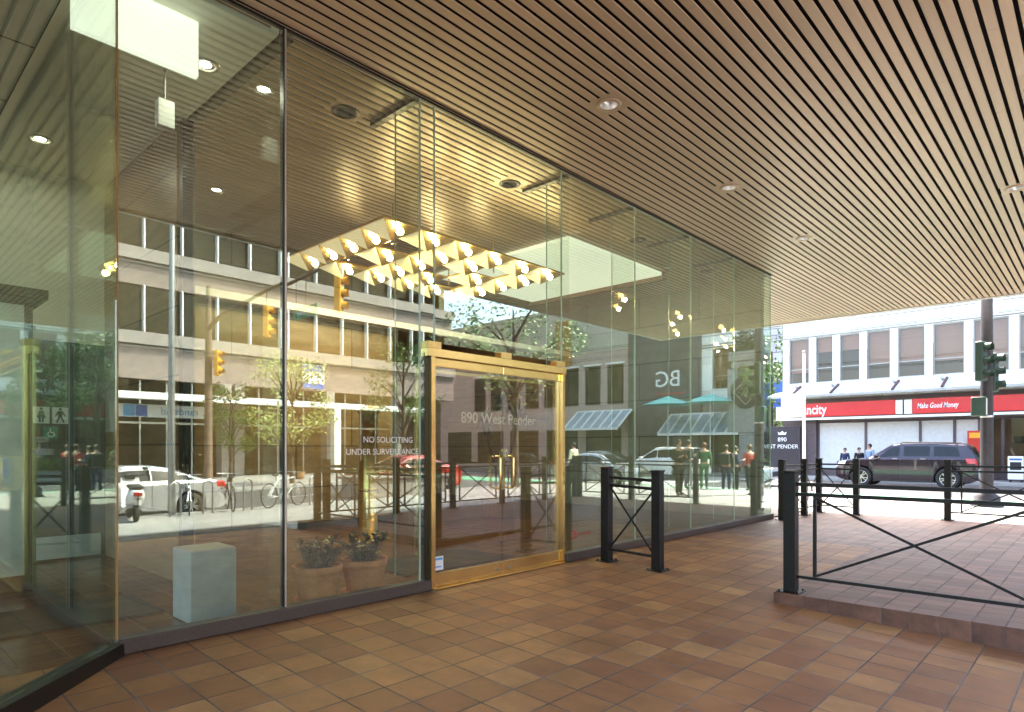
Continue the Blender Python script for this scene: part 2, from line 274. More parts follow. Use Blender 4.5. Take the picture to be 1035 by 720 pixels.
# ------------------------------------------------------------------ mesh helpers
class MB:
    def __init__(s): s.v = []; s.f = []; s.mi = []; s.sm = []
    def add(s, vs, fs, mi=0, sm=False):
        b = len(s.v); s.v += [tuple(p) for p in vs]
        for f in fs: s.f.append(tuple(b + i for i in f)); s.mi.append(mi); s.sm.append(sm)
        return s
    def box(s, x0, x1, y0, y1, z0, z1, mi=0):
        vs = [(x, y, z) for z in (z0, z1) for (x, y) in ((x0, y0), (x1, y0), (x1, y1), (x0, y1))]
        return s.add(vs, [(3, 2, 1, 0), (4, 5, 6, 7), (0, 1, 5, 4), (1, 2, 6, 5), (2, 3, 7, 6), (3, 0, 4, 7)], mi)
    def bbox(s, x0, x1, y0, y1, z0, z1, c=0.006, mi=0):
        """box with its vertical and top edges chamfered"""
        def ring(z, i): return [(x0 + i + c, y0 + i, z), (x1 - i - c, y0 + i, z), (x1 - i, y0 + i + c, z), (x1 - i, y1 - i - c, z), (x1 - i - c, y1 - i, z), (x0 + i + c, y1 - i, z), (x0 + i, y1 - i - c, z), (x0 + i, y0 + i + c, z)]
        vs = ring(z0 + c, 0)[:]; vs = ring(z0, c) + ring(z0 + c, 0) + ring(z1 - c, 0) + ring(z1, c)
        fs = [tuple(range(7, -1, -1)), tuple(range(24, 32))]
        for k in range(3):
            for i in range(8): fs.append((k * 8 + i, k * 8 + (i + 1) % 8, k * 8 + 8 + (i + 1) % 8, k * 8 + 8 + i))
        return s.add(vs, fs, mi)
    def bar(s, p0, p1, w, h, up=(0, 0, 1), mi=0):
        """rectangular bar from p0 to p1"""
        p0, p1 = Vector(p0), Vector(p1); d = (p1 - p0).normalized(); u = Vector(up)
        if abs(d.dot(u)) > 0.99: u = Vector((1, 0, 0))
        a = d.cross(u).normalized() * (w / 2); b = a.cross(d).normalized() * (h / 2)
        vs = [p + x * a + y * b for p in (p0, p1) for (x, y) in ((-1, -1), (1, -1), (1, 1), (-1, 1))]
        return s.add(vs, [(0, 1, 2, 3), (7, 6, 5, 4), (0, 4, 5, 1), (1, 5, 6, 2), (2, 6, 7, 3), (3, 7, 4, 0)], mi)
    def cyl(s, p0, p1, r0, r1=None, n=14, mi=0, sm=True):
        r1 = r0 if r1 is None else r1
        p0, p1 = Vector(p0), Vector(p1); d = (p1 - p0).normalized()
        a = d.orthogonal().normalized(); b = d.cross(a)
        vs = [p + (a * math.cos(t) + b * math.sin(t)) * r for p, r in ((p0, r0), (p1, r1)) for t in [2 * PI * i / n for i in range(n)]]
        s.add(vs, [(i, (i + 1) % n, n + (i + 1) % n, n + i) for i in range(n)], mi, sm)
        return s.add(vs, [tuple(range(n - 1, -1, -1)), tuple(range(n, 2 * n))], mi)
    def tube(s, pts, r, n=8, mi=0, closed=False):
        pts = [Vector(p) for p in pts]; m = len(pts); rings = []
        up = None
        for i, p in enumerate(pts):
            a = pts[(i - 1) % m] if (i > 0 or closed) else p; b = pts[(i + 1) % m] if (i < m - 1 or closed) else p
            d = (b - a).normalized()
            if up is None: up = d.orthogonal().normalized()
            up = (up - d * up.dot(d)).normalized(); w = d.cross(up)
            rr = r[i] if isinstance(r, (list, tuple)) else r
            rings.append([p + (up * math.cos(2 * PI * k / n) + w * math.sin(2 * PI * k / n)) * rr for k in range(n)])
        vs = [q for g in rings for q in g]; fs = []
        for i in range(m if closed else m - 1):
            j = (i + 1) % m
            for k in range(n): fs.append((i * n + k, i * n + (k + 1) % n, j * n + (k + 1) % n, j * n + k))
        s.add(vs, fs, mi, True)
        if not closed: s.add(vs, [tuple(range(n - 1, -1, -1)), tuple(range((m - 1) * n, m * n))], mi)
        return s
    def lathe(s, prof, o=(0, 0, 0), n=24, mi=0, axis='Z', cap=True):
        vs = []
        for r, z in prof:
            for k in range(n):
                t = 2 * PI * k / n; x, y = r * math.cos(t), r * math.sin(t)
                p = (x, y, z) if axis == 'Z' else ((z, x, y) if axis == 'X' else (x, z, -y))
                vs.append((p[0] + o[0], p[1] + o[1], p[2] + o[2]))
        fs = []
        for i in range(len(prof) - 1):
            for k in range(n): fs.append((i * n + k, i * n + (k + 1) % n, (i + 1) * n + (k + 1) % n, (i + 1) * n + k))
        s.add(vs, fs, mi, True)
        if cap: s.add(vs, [tuple(range(n - 1, -1, -1)), tuple(range((len(prof) - 1) * n, len(prof) * n))], mi)
        return s
    def ball(s, c, r, n=10, m=7, mi=0, sc=(1, 1, 1)):
        pr = [(max(1e-4, r * math.sin(PI * i / m)), -r * math.cos(PI * i / m)) for i in range(m + 1)]
        t = MB().lathe(pr, n=n, cap=False)
        return s.add([(x * sc[0] + c[0], y * sc[1] + c[1], z * sc[2] + c[2]) for x, y, z in t.v], t.f, mi, True)
    def prism(s, poly, a0, a1, axis='Y', mi=0):
        """poly in the plane across `axis`, swept from a0 to a1 (X: (y,z), Y: (x,z), Z: (x,y))"""
        n = len(poly)
        def P(u, v, a): return {'X': (a, u, v), 'Y': (u, a, v), 'Z': (u, v, a)}[axis]
        vs = [P(u, v, a) for a in (a0, a1) for u, v in poly]
        return s.add(vs, [tuple(range(n - 1, -1, -1)), tuple(range(n, 2 * n))] + [(i, (i + 1) % n, n + (i + 1) % n, n + i) for i in range(n)], mi)
    def quad(s, a, b, c, d, mi=0): return s.add([a, b, c, d], [(0, 1, 2, 3)], mi)
    def build(s, name, mats, parent=None, world=False, loc=None):
        me = bpy.data.meshes.new(name)
        off = Vector((0, 0, 0))
        if world and parent is not None: off = Vector(parent.location)
        if loc is not None: off = Vector(loc)
        me.from_pydata([tuple(Vector(p) - off) for p in s.v], [], s.f)
        ms = mats if isinstance(mats, (list, tuple)) else [mats]
        for m in ms: me.materials.append(M[m] if isinstance(m, str) else m)
        me.polygons.foreach_set('material_index', s.mi); me.polygons.foreach_set('use_smooth', s.sm)
        me.update()
        import bmesh
        bm = bmesh.new(); bm.from_mesh(me); bmesh.ops.recalc_face_normals(bm, faces=bm.faces); bm.to_mesh(me); bm.free()
        o = bpy.data.objects.new(name, me); col.objects.link(o)
        if parent is not None: o.parent = parent
        if loc is not None: o.location = loc
        return o

def thing(name, label, cat, loc=(0, 0, 0), rz=0.0, group=None):
    o = bpy.data.objects.new(name, None); col.objects.link(o)
    o.empty_display_size = 0.2
    o.location = loc; o.rotation_euler = (0, 0, rz); o['label'] = label; o['category'] = cat
    if group: o['group'] = group
    return o
def tag(o, label, cat, group=None):
    o['label'] = label; o['category'] = cat
    if group: o['group'] = group
    return o
def struct(o): o['kind'] = 'structure'; return o
kids = {}
def copy_tree(o, parent=None):
    c = o.copy(); col.objects.link(c)
    if parent is not None: c.parent = parent
    for ch in list(o.children): copy_tree(ch, c)
    return c
def dup(o, loc, rz, label, group=None):
    c = copy_tree(o); c.location = loc; c.rotation_euler = (0, 0, rz); c['label'] = label
    if group: c['group'] = group
    return c
ROT = {'-Y': (R(90), 0, 0), '-X': (R(90), 0, R(-90)), '+X': (R(90), 0, R(90)), '+Y': (R(90), 0, R(180))}
def text(body, size, loc, face, m, parent, name='lettering', ext=0.004, align='CENTER', sx=1.0, world=False, shear=0.0, bold=0.0):
    cu = bpy.data.curves.new(name, 'FONT'); cu.body = body; cu.size = size; cu.extrude = ext
    cu.align_x = align; cu.align_y = 'CENTER'; cu.resolution_u = 3; cu.shear = shear
    cu.materials.append(M[m])
    if bold: cu.offset = bold
    tmp = bpy.data.objects.new('lettering_curve', cu); col.objects.link(tmp)
    me = bpy.data.meshes.new_from_object(tmp.evaluated_get(bpy.context.evaluated_depsgraph_get()))
    bpy.data.objects.remove(tmp); me.name = name
    o = bpy.data.objects.new(name, me); col.objects.link(o)
    l = Vector(loc)
    if world and parent is not None: l = l - Vector(parent.location)
    o.location = l; o.rotation_euler = ROT[face]; o.scale = (sx, 1, 1); o.parent = parent
    return o

# ------------------------------------------------------------------ ground
FX = -5.35          # facade plane
CZ = 5.25           # underside of the slatted ceiling
def base(y): return -0.22 if y < 8 else (-0.22 * (17 - y) / 9 if y < 17 else 0.0)
def low(x, y):
    d = max(0.0, min(x - FX, 5.35)); f = 1.0 if y < 6.9 else max(0.0, 1 - (y - 6.9) / 4.0)
    return -0.04 * d * f
def sheet(name, xs, ys, zf, m, sk=None):
    mb = MB(); nx = len(xs)
    mb.add([(x, y, zf(x, y)) for y in ys for x in xs], [(j * nx + i, j * nx + i + 1, (j + 1) * nx + i + 1, (j + 1) * nx + i) for j in range(len(ys) - 1) for i in range(nx - 1)])
    return struct(mb.build(name, m))
def fr(a, b, n): return [a + (b - a) * i / n for i in range(n + 1)]
sheet('ground', [-450, 450], [-450, 450], lambda x, y: -0.75, 'asphalt')
sheet('lower_floor', fr(FX + 0.0, 0, 6) + [2.6], fr(-10, 6.85, 6), low, 'tile')
sheet('side_floor', fr(FX, -2.6, 4), fr(6.85, 10.9, 8), low, 'tile')
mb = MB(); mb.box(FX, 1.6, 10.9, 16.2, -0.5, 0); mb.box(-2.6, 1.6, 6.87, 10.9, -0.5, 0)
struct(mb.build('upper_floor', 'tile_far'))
mb = MB()
mb.bbox(-2.6, 1.6, 6.845, 6.868, -0.45, 0.0015, 0.003)
struct(mb.build('floor_step', 'tile_riser'))
ys = fr(-60, 8, 4) + fr(9, 17, 4) + [22.4]
mb = MB(); mb.box(2.6, 3.3, -10, 6.9, -0.4, -0.208); mb.box(1.6, 2.1, 6.9, 16.2, -0.4, -0.05)
struct(mb.build('dark_paving_strip', 'darkpave'))
sheet('street_sidewalk', [2.05, 4, 7.25], ys, lambda x, y: base(y) - 0.004, 'pave')
sheet('corner_sidewalk', [-90, -12, 2.05], [16.2, 22.4], lambda x, y: -0.004, 'pave')
sheet('wing_sidewalk', [-90, -5.5], [14.05, 16.2], lambda x, y: -0.008, 'pave')
# street along Y (beside the entrance) and street along X (in front)
sheet('side_road', [7.4, 15.2], ys[:-1] + [22.6], lambda x, y: base(y) - 0.14, 'asphalt')
sheet('front_road', [-160, 160], [22.6, 35.0], lambda x, y: -0.14, 'asphalt')
sheet('bike_lane', [-90, 60], [22.95, 25.3], lambda x, y: -0.136, 'bike_green')
sheet('avenue_road', [-29, -17.5], [35.0, 260], lambda x, y: -0.14, 'asphalt')
sheet('avenue_bike_lane', [-19.6, -17.7], [35.2, 260], lambda x, y: -0.136, 'bike_green')
sheet('far_sidewalk', [-17.4, 90], [35.15, 38.2], lambda x, y: -0.004, 'pave')
sheet('far_left_sidewalk', [-90, -29.2], [35.15, 38.2], lambda x, y: -0.004, 'pave')
sheet('avenue_sidewalk', [-17.4, -14.0], [38.2, 260], lambda x, y: -0.008, 'pave')
sheet('avenue_left_sidewalk', [-33, -29.2], [38.2, 260], lambda x, y: -0.008, 'pave')
sheet('opposite_sidewalk', [15.35, 24.5], ys, lambda x, y: base(y) - 0.004, 'pave')
mb = MB()
for y0, y1 in zip(ys[:-1], ys[1:]):
    for xa, xb in ((7.25, 7.42), (15.18, 15.35)):
        vs = [(x, y, z) for y in (y0, y1) for x, z in ((xa, base(y) - 0.3), (xb, base(y) - 0.3), (xb, base(y)), (xa, base(y)))]
        mb.add(vs, [(0, 1, 2, 3), (7, 6, 5, 4), (0, 4, 5, 1), (1, 5, 6, 2), (2, 6, 7, 3), (3, 7, 4, 0)])
mb.box(-90, 7.25, 22.4, 22.58, -0.3, 0.0); mb.box(15.35, 90, 22.4, 22.58, -0.3, 0.0)
mb.box(-17.4, 90, 34.98, 35.15, -0.3, 0.0); mb.box(-90, -29.2, 34.98, 35.15, -0.3, 0)
struct(mb.build('street_kerb', 'kerb'))
mb = MB()
for x in (11.3,):
    for k in range(20):
        y = -40 + k * 3
        mb.quad((x - .06, y, base(y) - .136), (x + .06, y, base(y) - .136), (x + .06, y + 1.5, base(y + 1.5) - .136), (x - .06, y + 1.5, base(y + 1.5) - .136))
for k in range(30):
    x = -60 + k * 4; mb.quad((x, 30.1, -.136), (x + 2, 30.1, -.136), (x + 2, 30.22, -.136), (x, 30.22, -.136))
mb.quad((-90, 25.35, -.136), (60, 25.35, -.136), (60, 25.5, -.136), (-90, 25.5, -.136))
for k in range(8):
    y = 26 + k * 1.1; mb.quad((3.2, y, -.135), (6.4, y, -.135), (6.4, y + .55, -.135), (3.2, y + .55, -.135))
struct(mb.build('road_markings', 'line'))

# ------------------------------------------------------------------ the office building with its canopy
B = thing('office_building', 'office building with slatted bronze canopy over a tall glass lobby front', 'building', (FX, 6, 0))
mb = MB()
P_ = 0.1217; x = 0.62; EY = 19.6
LAMPS = [(-3.98, 5.81, .14), (-3.98, 8.83, .14), (-3.98, 11.87, .14), (-0.98, 11.65, .14), (-6.2, 3.94, .17), (-6.2, 6.6, .17), (-6.2, 9.94, .17), (-6.2, 12.68, .17)]
while x > -13.0:
    a, b_ = x - P_ + 0.035, x
    z0, z1 = CZ, CZ + 0.010
    y0 = -9.0; y1 = EY
    c = 0.003
    pr = [(a, z1), (a, z0 + c), (a + c, z0), (b_ - c, z0), (b_, z0 + c), (b_, z1)]
    # broken into lengths with a hair joint, as the strips are
    cuts = [y0, -4.2 + random.uniform(-1, 1), 1.0 + random.uniform(-1.5, 1.5), 7 + random.uniform(-2, 2), 13 + random.uniform(-2, 2), y1]
    segs = [(q0, q1 - 0.003) for q0, q1 in zip(cuts[:-1], cuts[1:])]
    for lx, ly, lr in LAMPS:
        if a < lx + lr - 0.02 and b_ > lx - lr + 0.02:
            segs = [p for q0, q1 in segs for p in ([(q0, q1)] if q1 < ly - lr or q0 > ly + lr else [(q0, ly - lr), (ly + lr, q1)])]
    for q0, q1 in segs: mb.prism(pr, q0, q1, 'Y')
    x -= P_
mb.build('slat_ceiling', 'slat', B, True)
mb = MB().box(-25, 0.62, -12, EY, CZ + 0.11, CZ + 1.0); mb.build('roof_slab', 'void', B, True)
mb = MB(); mb.box(0.622, 0.70, -12, EY + 0.08, CZ - 0.03, CZ + 1.05); mb.box(-25, 0.62, EY + 0.002, EY + 0.08, CZ - 0.03, CZ + 1.05)
mb.box(-25, 0.70, -12, EY + 0.08, CZ + 1.05, CZ + 1.15)
mb.build('roof_fascia', 'fascia', B, True)
mb = MB(); mb.box(-25, -13.0, -12, EY, CZ - 0.01, CZ + 0.1); mb.build('back_ceiling', 'plain_ceil', B, True)
# floor of lobby
mb = MB(); mb.box(-22, FX, -8, 13.95, -0.3, 0.004); mb.build('lobby_floor', 'tile_in', B, True)
# sill
mb = MB(); mb.bbox(FX - 0.07, FX + 0.07, 1.47, 4.42, 0.002, 0.115, 0.008); mb.bbox(FX - 0.07, FX + 0.07, 6.74, 13.92, 0.002, 0.115, 0.008); mb.bbox(-5.51, FX - 0.075, 13.83, 13.95, 0.006, 0.113, 0.008)
mb.build('stone_sill', 'sill', B, True)
# angled pane sill (45 degrees)
ax, ay = FX, 1.47
e2 = (FX + 2.9, 1.47 - 2.9)
mb = MB(); mb.bar((ax + 0.02, ay - 0.02, -0.045), (e2[0], e2[1], -0.045), 0.14, 0.27); mb.build('angled_sill', 'sill_dark', B, True)
# header channel
mb = MB(); mb.box(FX - 0.025, FX + 0.012, 1.47, 13.93, CZ - 0.026, CZ - 0.002); mb.box(-5.51, FX - 0.05, 13.85, 13.94, CZ - 0.025, CZ - 0.003)
mb.bar((ax, ay, CZ - 0.014), (e2[0], e2[1], CZ - 0.014), 0.04, 0.022)
mb.build('head_channel', 'black_metal', B, True)
# panes
JY = [1.47, 2.78, 4.30, 4.50, 6.70, 8.51, 10.31, 12.08, 13.90]
def pane_y(y0, y1, z0, z1, m='glass', x=FX, name='glass_pane'):
    mb = MB(); mb.box(x - 0.006, x + 0.006, y0, y1, z0, z1)
    ta, tb = random.uniform(-0.005, 0.005), random.uniform(-0.004, 0.004)      # no two panes hang exactly alike
    mb.v = [(px + ta * ((py - y0) / (y1 - y0) - 0.5) + tb * ((pz - z0) / (z1 - z0) - 0.5), py, pz) for px, py, pz in mb.v]
    return mb.build(name, m, B, True)
ZT = CZ - 0.027
for a, b_ in zip(JY[:-1], JY[1:]):
    if abs(a - 4.50) < 1e-6: pane_y(a + 0.0082, b_ - 0.0082, 2.66, ZT)
    else: pane_y(a + 0.0082, b_ - 0.0082, 0.112, ZT)
mb = MB(); mb.bar((ax + 0.01, ay - 0.01, (0.09 + ZT) / 2), (e2[0], e2[1], (0.09 + ZT) / 2), 0.012, ZT - 0.09); mb.build('angled_pane', 'glass', B, True)
for a, b_ in ((-5.51, FX - 0.012),):
    mb = MB(); mb.box(a, b_, 13.884, 13.896, 0.112, ZT); mb.build('return_pane', 'glass_in', B, True)
# joints: bright edge strips, and one heavy mullion
mb = MB(); mb.box(FX - 0.05, FX + 0.016, 2.765, 2.795, 0.115, ZT); mb.build('mullion', 'black_metal', B, True)
mb = MB(); mb.box(FX + 0.017, FX + 0.024, 2.772, 2.788, 0.115, ZT); mb.build('mullion_cover', 'silver', B, True)
mb = MB(); mb.box(FX - 0.012, FX + 0.012, 1.462, 1.474, 0.1, ZT); mb.build('corner_strip', 'wood_orange', B, True)
for y in (4.30, 4.50, 6.70, 8.51, 10.31, 12.08):
    mb = MB(); mb.box(FX - 0.0065, FX + 0.0075, y - 0.008, y + 0.008, 2.67 if y == 4.50 or y == 6.70 else 0.116, ZT); mb.build('joint_strip', 'glass_edge', B, True)
mb = MB(); mb.box(FX - 0.008, FX + 0.008, 13.893, 13.905, 0.116, ZT); mb.build('corner_joint', 'glass_edge', B, True)
# glass fins behind the joints and the dark clamp bars that hold them
for y in (4.30, 6.90, 8.51, 10.31, 12.08):
    mb = MB(); mb.box(FX - 0.42, FX - 0.03, y - 0.008, y + 0.008, 0.112, ZT); mb.build('glass_fin', 'glass_in', B, True)
    mb = MB(); mb.box(FX - 0.4245, FX - 0.4195, y - 0.0085, y + 0.0085, 0.112, ZT); mb.build('fin_edge', 'glass_edge', B, True)
    mb = MB(); mb.box(FX - 0.85, FX - 0.05, y - 0.035, y + 0.035, CZ - 0.045, CZ - 0.005); mb.build('clamp_bar', 'black_metal', B, True)
# inner partition by the heavy mullion
mb = MB(); mb.box(-7.55, FX - 0.06, 2.774, 2.786, 0.03, ZT); mb.build('partition_pane', 'glass_in', B, True)
mb = MB(); mb.box(-7.66, -7.552, 2.72, 2.84, 0.006, CZ - 0.002); mb.build('partition_post', 'black_metal', B, True)
mb = MB(); mb.box(-7.55, FX - 0.06, 2.755, 2.90, CZ - 0.05, CZ - 0.0065); mb.build('partition_head', 'black_metal', B, True)
# interior walls
mb = MB(); mb.box(-11.6, -11.1, 3.2, 8.2, 0.006, CZ - 0.003); mb.build('travertine_wall', 'trav', B, True)
mb = MB(); mb.box(-11.1 + 0.002, -11.04, 3.2, 8.2, 0.0055, 0.12); mb.build('black_base', 'black_metal', B, True)
mb = MB(); mb.box(-9.2, -8.2, 2.86, 3.1, 0.006, CZ - 0.004); mb.build('travertine_pier', 'trav', B, True)
mb = MB(); mb.box(-22, -21.8, -8, 14, 0, CZ - 0.012); mb.build('back_wall', 'wood', B, True)
mb = MB(); mb.box(-11.4, -5.52, 13.80, 13.98, 0.0055, CZ - 0.013); mb.build('dark_backing_wall', 'grey_dark', B, True)  # wall added to darken the view through the right-hand glass
mb = MB(); mb.box(-22, -11.41, 13.84, 14.0, 0.005, CZ - 0.012); mb.build('flank_wall', 'trav', B, True)
mb = MB()
for y in (8.9, 10.4, 12.0): mb.box(-16.4, -16.0, y, y + 0.55, 0.006, CZ - 0.012)
mb.build('wood_column', 'wood_orange', B, True)
mb = MB(); mb.box(-18.2, -18.0, 8.3, 13.8, 0.006, CZ - 0.012); mb.build('lift_wall', 'trav', B, True)
for y in (9.6, 11.3):
    mb = MB(); mb.box(-17.998, -17.97, y, y + 1.1, 0.006, 2.4); mb.build('lift_door', 'brass_satin', B, True)
# white trim beam, and a ceiling patch with its brightness put in as emission
mb = MB(); mb.box(-11.0, -10.7, 3.2, 13.8, 4.0, 4.12); mb.build('trim_beam', 'white', B, True)
mb = MB(); mb.box(-10.6, -6.95, 8.9, 12.1, CZ - 0.07, CZ - 0.004); mb.build('glow_ceiling', 'ceiling_glow', B, True)
mb = MB(); mb.box(-10.7, -6.9, 12.102, 12.2, CZ - 0.16, CZ - 0.004); mb.build('bronze_trim', 'wood', B, True)
# room on the left, behind the angled pane
mb = MB(); mb.box(-10.6, -10.4, -7, 2.7, 0.006, CZ - 0.012); mb.build('room_wall', 'room_wall', B, True)
mb = MB(); mb.box(-10.4, FX - 0.3, 2.84, 2.855, 0, 0.001); 
mb = MB(); mb.box(-10.4, -7.67, 2.70, 2.86, 0.006, CZ - 0.012); mb.build('room_side_wall', 'trav', B, True)
mb = MB(); mb.box(-10.4, FX - 0.02, -7, 1.2, 4.85, 4.95); mb.build('room_ceiling', 'ceil_tile', B, True)
mb = MB(); mb.box(-7.66, FX - 0.05, 2.691, 2.754, CZ - 0.056, CZ - 0.007); mb.box(-10.4, FX - 0.1, 1.2, 2.69, CZ - 0.055, CZ - 0.006); mb.build('vestibule_ceiling', 'plain_ceil', B, True)
mb = MB(); mb.box(-5.81, -5.75, 1.28, 2.2, 4.72, CZ - 0.06); mb.build('bright_panel', 'bright_panel', B, True)  # white hanging board, its glow added as fill for the left room
mb = MB(); mb.box(-10.398, -10.36, 0.7, 1.85, 0.006, 2.95); mb.box(-10.398, -10.36, 2.68, 2.699, 0.006, 2.95); mb.build('dark_panel', 'room_dark', B, True)
mb = MB(); mb.box(-8.78, -8.5, 1.20, 1.46, 0.012, 3.05); mb.build('pale_pillar', 'kick', B, True)
mb = MB(); mb.box(-8.80, -8.48, 1.465, 1.53, 0.01, 3.05); mb.box(-8.80, -8.48, 1.12, 1.195, 0.01, 3.05); mb.bbox(-8.83, -8.45, 0.2, 1.54, 0.008, 0.16)
mb.box(-8.84, -8.44, -3, 1.58, 3.052, 3.12); mb.box(-8.90, -8.38, -3, 1.65, 3.122, 3.22); mb.build('portal_frame', 'portal', B, True)
# unseen short pier, then added glazing that lets daylight into the left room
mb = MB(); mb.box(e2[0] - 0.35, e2[0] + 0.01, e2[1] - 0.6, e2[1] - 0.02, -0.3, CZ - 0.012); mb.build('entrance_pier', 'trav', B, True)
for k in range(4):
    y1 = e2[1] - 0.61 - k * 2.2; mb = MB(); mb.box(e2[0] - 0.1, e2[0] - 0.088, y1 - 2.19, y1, -0.2, CZ - 0.05); mb.build('added_wing_pane', 'glass_in', B, True)  # unseen panes added so street daylight reaches the left room
# lettering on the glass
text('NO SOLICITING', 0.085, (FX + 0.0075, 3.90, 1.60), '+X', 'letter_white', B, ext=0.0005, world=True)
text('UNDER SURVEILLANCE', 0.085, (FX + 0.0075, 3.84, 1.48), '+X', 'letter_white', B, ext=0.0005, world=True)
text('NO SMOKING', 0.045, (FX + 0.0075, 7.22, 0.33), '+X', 'letter_red', B, ext=0.0005, world=True)
mb = MB(); mb.lathe([(0.05, 0), (0.062, 0), (0.062, 0.001), (0.05, 0.001)], (FX + 0.0066, 6.98, 0.34), 24, 0, 'X', False); mb.bar((FX + 0.0072, 6.94, 0.30), (FX + 0.0072, 7.02, 0.38), 0.012, 0.001, (1, 0, 0)); mb.build('no_smoking_symbol', 'letter_red', B, True)

# inner screen carrying the address
S = thing('inner_screen', 'inner glass screen in the lobby with the white address lettering', 'glass screen', (-7.45, 7.5, 0.004))
mb = MB(); mb.box(-0.006, 0.006, -1.55, 1.6, 0.05, 2.6); mb.build('glass_panel', 'glass_in', S)
mb = MB(); mb.box(-0.02, 0.02, -1.6, -1.552, 0, 2.65); mb.box(-0.02, 0.02, 1.602, 1.65, 0, 2.65); mb.box(-0.02, 0.02, -1.6, 1.65, 2.652, 2.70); mb.build('brass_frame', 'brass', S)
text('890 West Pender', 0.25, (0.008, 0.2, 1.99), '+X', 'letter_white', S, ext=0.0006, bold=0.003)

# entrance doors
D = thing('entrance_doors', 'pair of glass doors in a polished brass frame with brass pulls', 'double door', (FX, 5.6, 0))
mb = MB(); mb.box(-0.04, 0.06, -1.185, -1.13, 0.004, 2.5); mb.build('brass_post', 'brass', D)
mb = MB(); mb.box(-0.04, 0.06, 1.06, 1.105, 0.004, 2.5); mb.build('brass_post', 'brass', D)
mb = MB(); mb.box(-0.05, 0.012, -1.235, -1.187, 0.004, 2.54); mb.build('side_post', 'black_metal', D)
mb = MB(); mb.box(-0.05, 0.07, -1.235, 1.12, 2.502, 2.585); mb.build('header', 'brass', D)
for y in (-1.15, -0.04, 1.0):
    mb = MB(); mb.box(-0.03, 0.075, y - 0.09, y + 0.09, 2.587, 2.66); mb.build('glass_clamp', 'brass_satin', D)
mb = MB(); mb.box(-0.08, 0.09, -1.13, 1.06, 0.004, 0.012); mb.build('threshold', 'brass_satin', D)
for sgn, (a, b_) in ((-1, (-1.125, -0.042)), (1, (-0.036, 1.055))):
    mb = MB(); mb.box(-0.006, 0.006, a + 0.004, b_ - 0.004, 0.16, 2.40)
    lf = mb.build('door_leaf', 'glass_door', D)
    mb = MB(); mb.bbox(-0.022, 0.022, a, b_, 0.03, 0.159, 0.004); mb.build('bottom_rail', 'brass', lf)
    mb = MB(); mb.bbox(-0.022, 0.022, a, b_, 2.401, 2.495, 0.004); mb.build('top_rail', 'brass', lf)
    y = -0.042 - 0.11 if sgn < 0 else -0.036 + 0.11
    mb = MB(); mb.tube([(0.006, y, 1.42), (0.07, y, 1.42), (0.085, y, 1.40), (0.085, y, 1.06), (0.07, y, 1.04), (0.006, y, 1.04)], 0.014, 10); mb.build('pull_handle', 'brass', lf)
    mb = MB(); mb.cyl((0.022, y, 0.075), (0.03, y, 0.075), 0.016); mb.build('lock', 'grey_metal', lf)
    if sgn < 0:
        mb = MB(); mb.box(0.0062, 0.0075, a + 0.02, a + 0.15, 0.19, 0.34); mb.box(0.0076, 0.008, a + 0.03, a + 0.14, 0.30, 0.325, 1); mb.box(0.0076, 0.008, a + 0.03, a + 0.12, 0.22, 0.235, 1); mb.build('notice_sticker', ['letter_white', 'sign_lblue'], lf)

# recessed downlights
def downlight(x, y, label, grp, trim='slat', inner='reflector', r=0.115):
    t = thing('recessed_downlight', label, 'downlight', (x, y, CZ - 0.001), 0, grp)
    mb = MB(); mb.lathe([(r * 0.82, -0.004), (r * 0.86, -0.012), (r * 1.15, -0.010), (r * 1.2, 0.0), (r * 0.82, 0.004)], n=28, cap=False); mb.build('trim_ring', trim, t)
    mb = MB(); k = 24; q = r * 1.55
    sq = [(max(-q, min(q, 3 * r * math.cos(2 * PI * i / k))), max(-q, min(q, 3 * r * math.sin(2 * PI * i / k)))) for i in range(k)]
    vs = [(x_, y_, -0.0005) for x_, y_ in sq] + [(r * 1.1 * math.cos(2 * PI * i / k), r * 1.1 * math.sin(2 * PI * i / k), -0.0005) for i in range(k)]
    mb.add(vs, [(i, (i + 1) % k, k + (i + 1) % k, k + i) for i in range(k)]); mb.build('cover_plate', 'slat', t)
    mb = MB(); mb.lathe([(r * 0.83, -0.004), (r * 0.75, 0.05), (r * 0.4, 0.10), (0.001, 0.105)], n=28, cap=False); mb.build('reflector', inner, t)
    return t
g_ = 'downlights in the slatted canopy'
downlight(-3.98, 5.81, 'round recessed canopy downlight nearest the doors, largest of its row', g_)
downlight(-3.98, 8.83, 'round recessed canopy downlight second in the row outside the glass', g_)
downlight(-3.98, 11.87, 'round recessed canopy downlight third in the row outside the glass, smallest', g_)
downlight(-0.98, 11.65, 'round recessed canopy downlight at the right edge of the view', g_)
g_ = 'dark downlights inside the glass'
for y, l in ((3.94, 'dark slotted ceiling downlight inside the glass above the potted plants'), (6.6, 'dark slotted ceiling downlight inside the glass above the doors'), (9.94, 'dark slotted ceiling downlight inside the glass beyond the doors'), (12.68, 'dark slotted ceiling downlight inside the far glass corner')):
    downlight(-6.2, y, l, g_, 'black_metal', 'black_metal', 0.13)

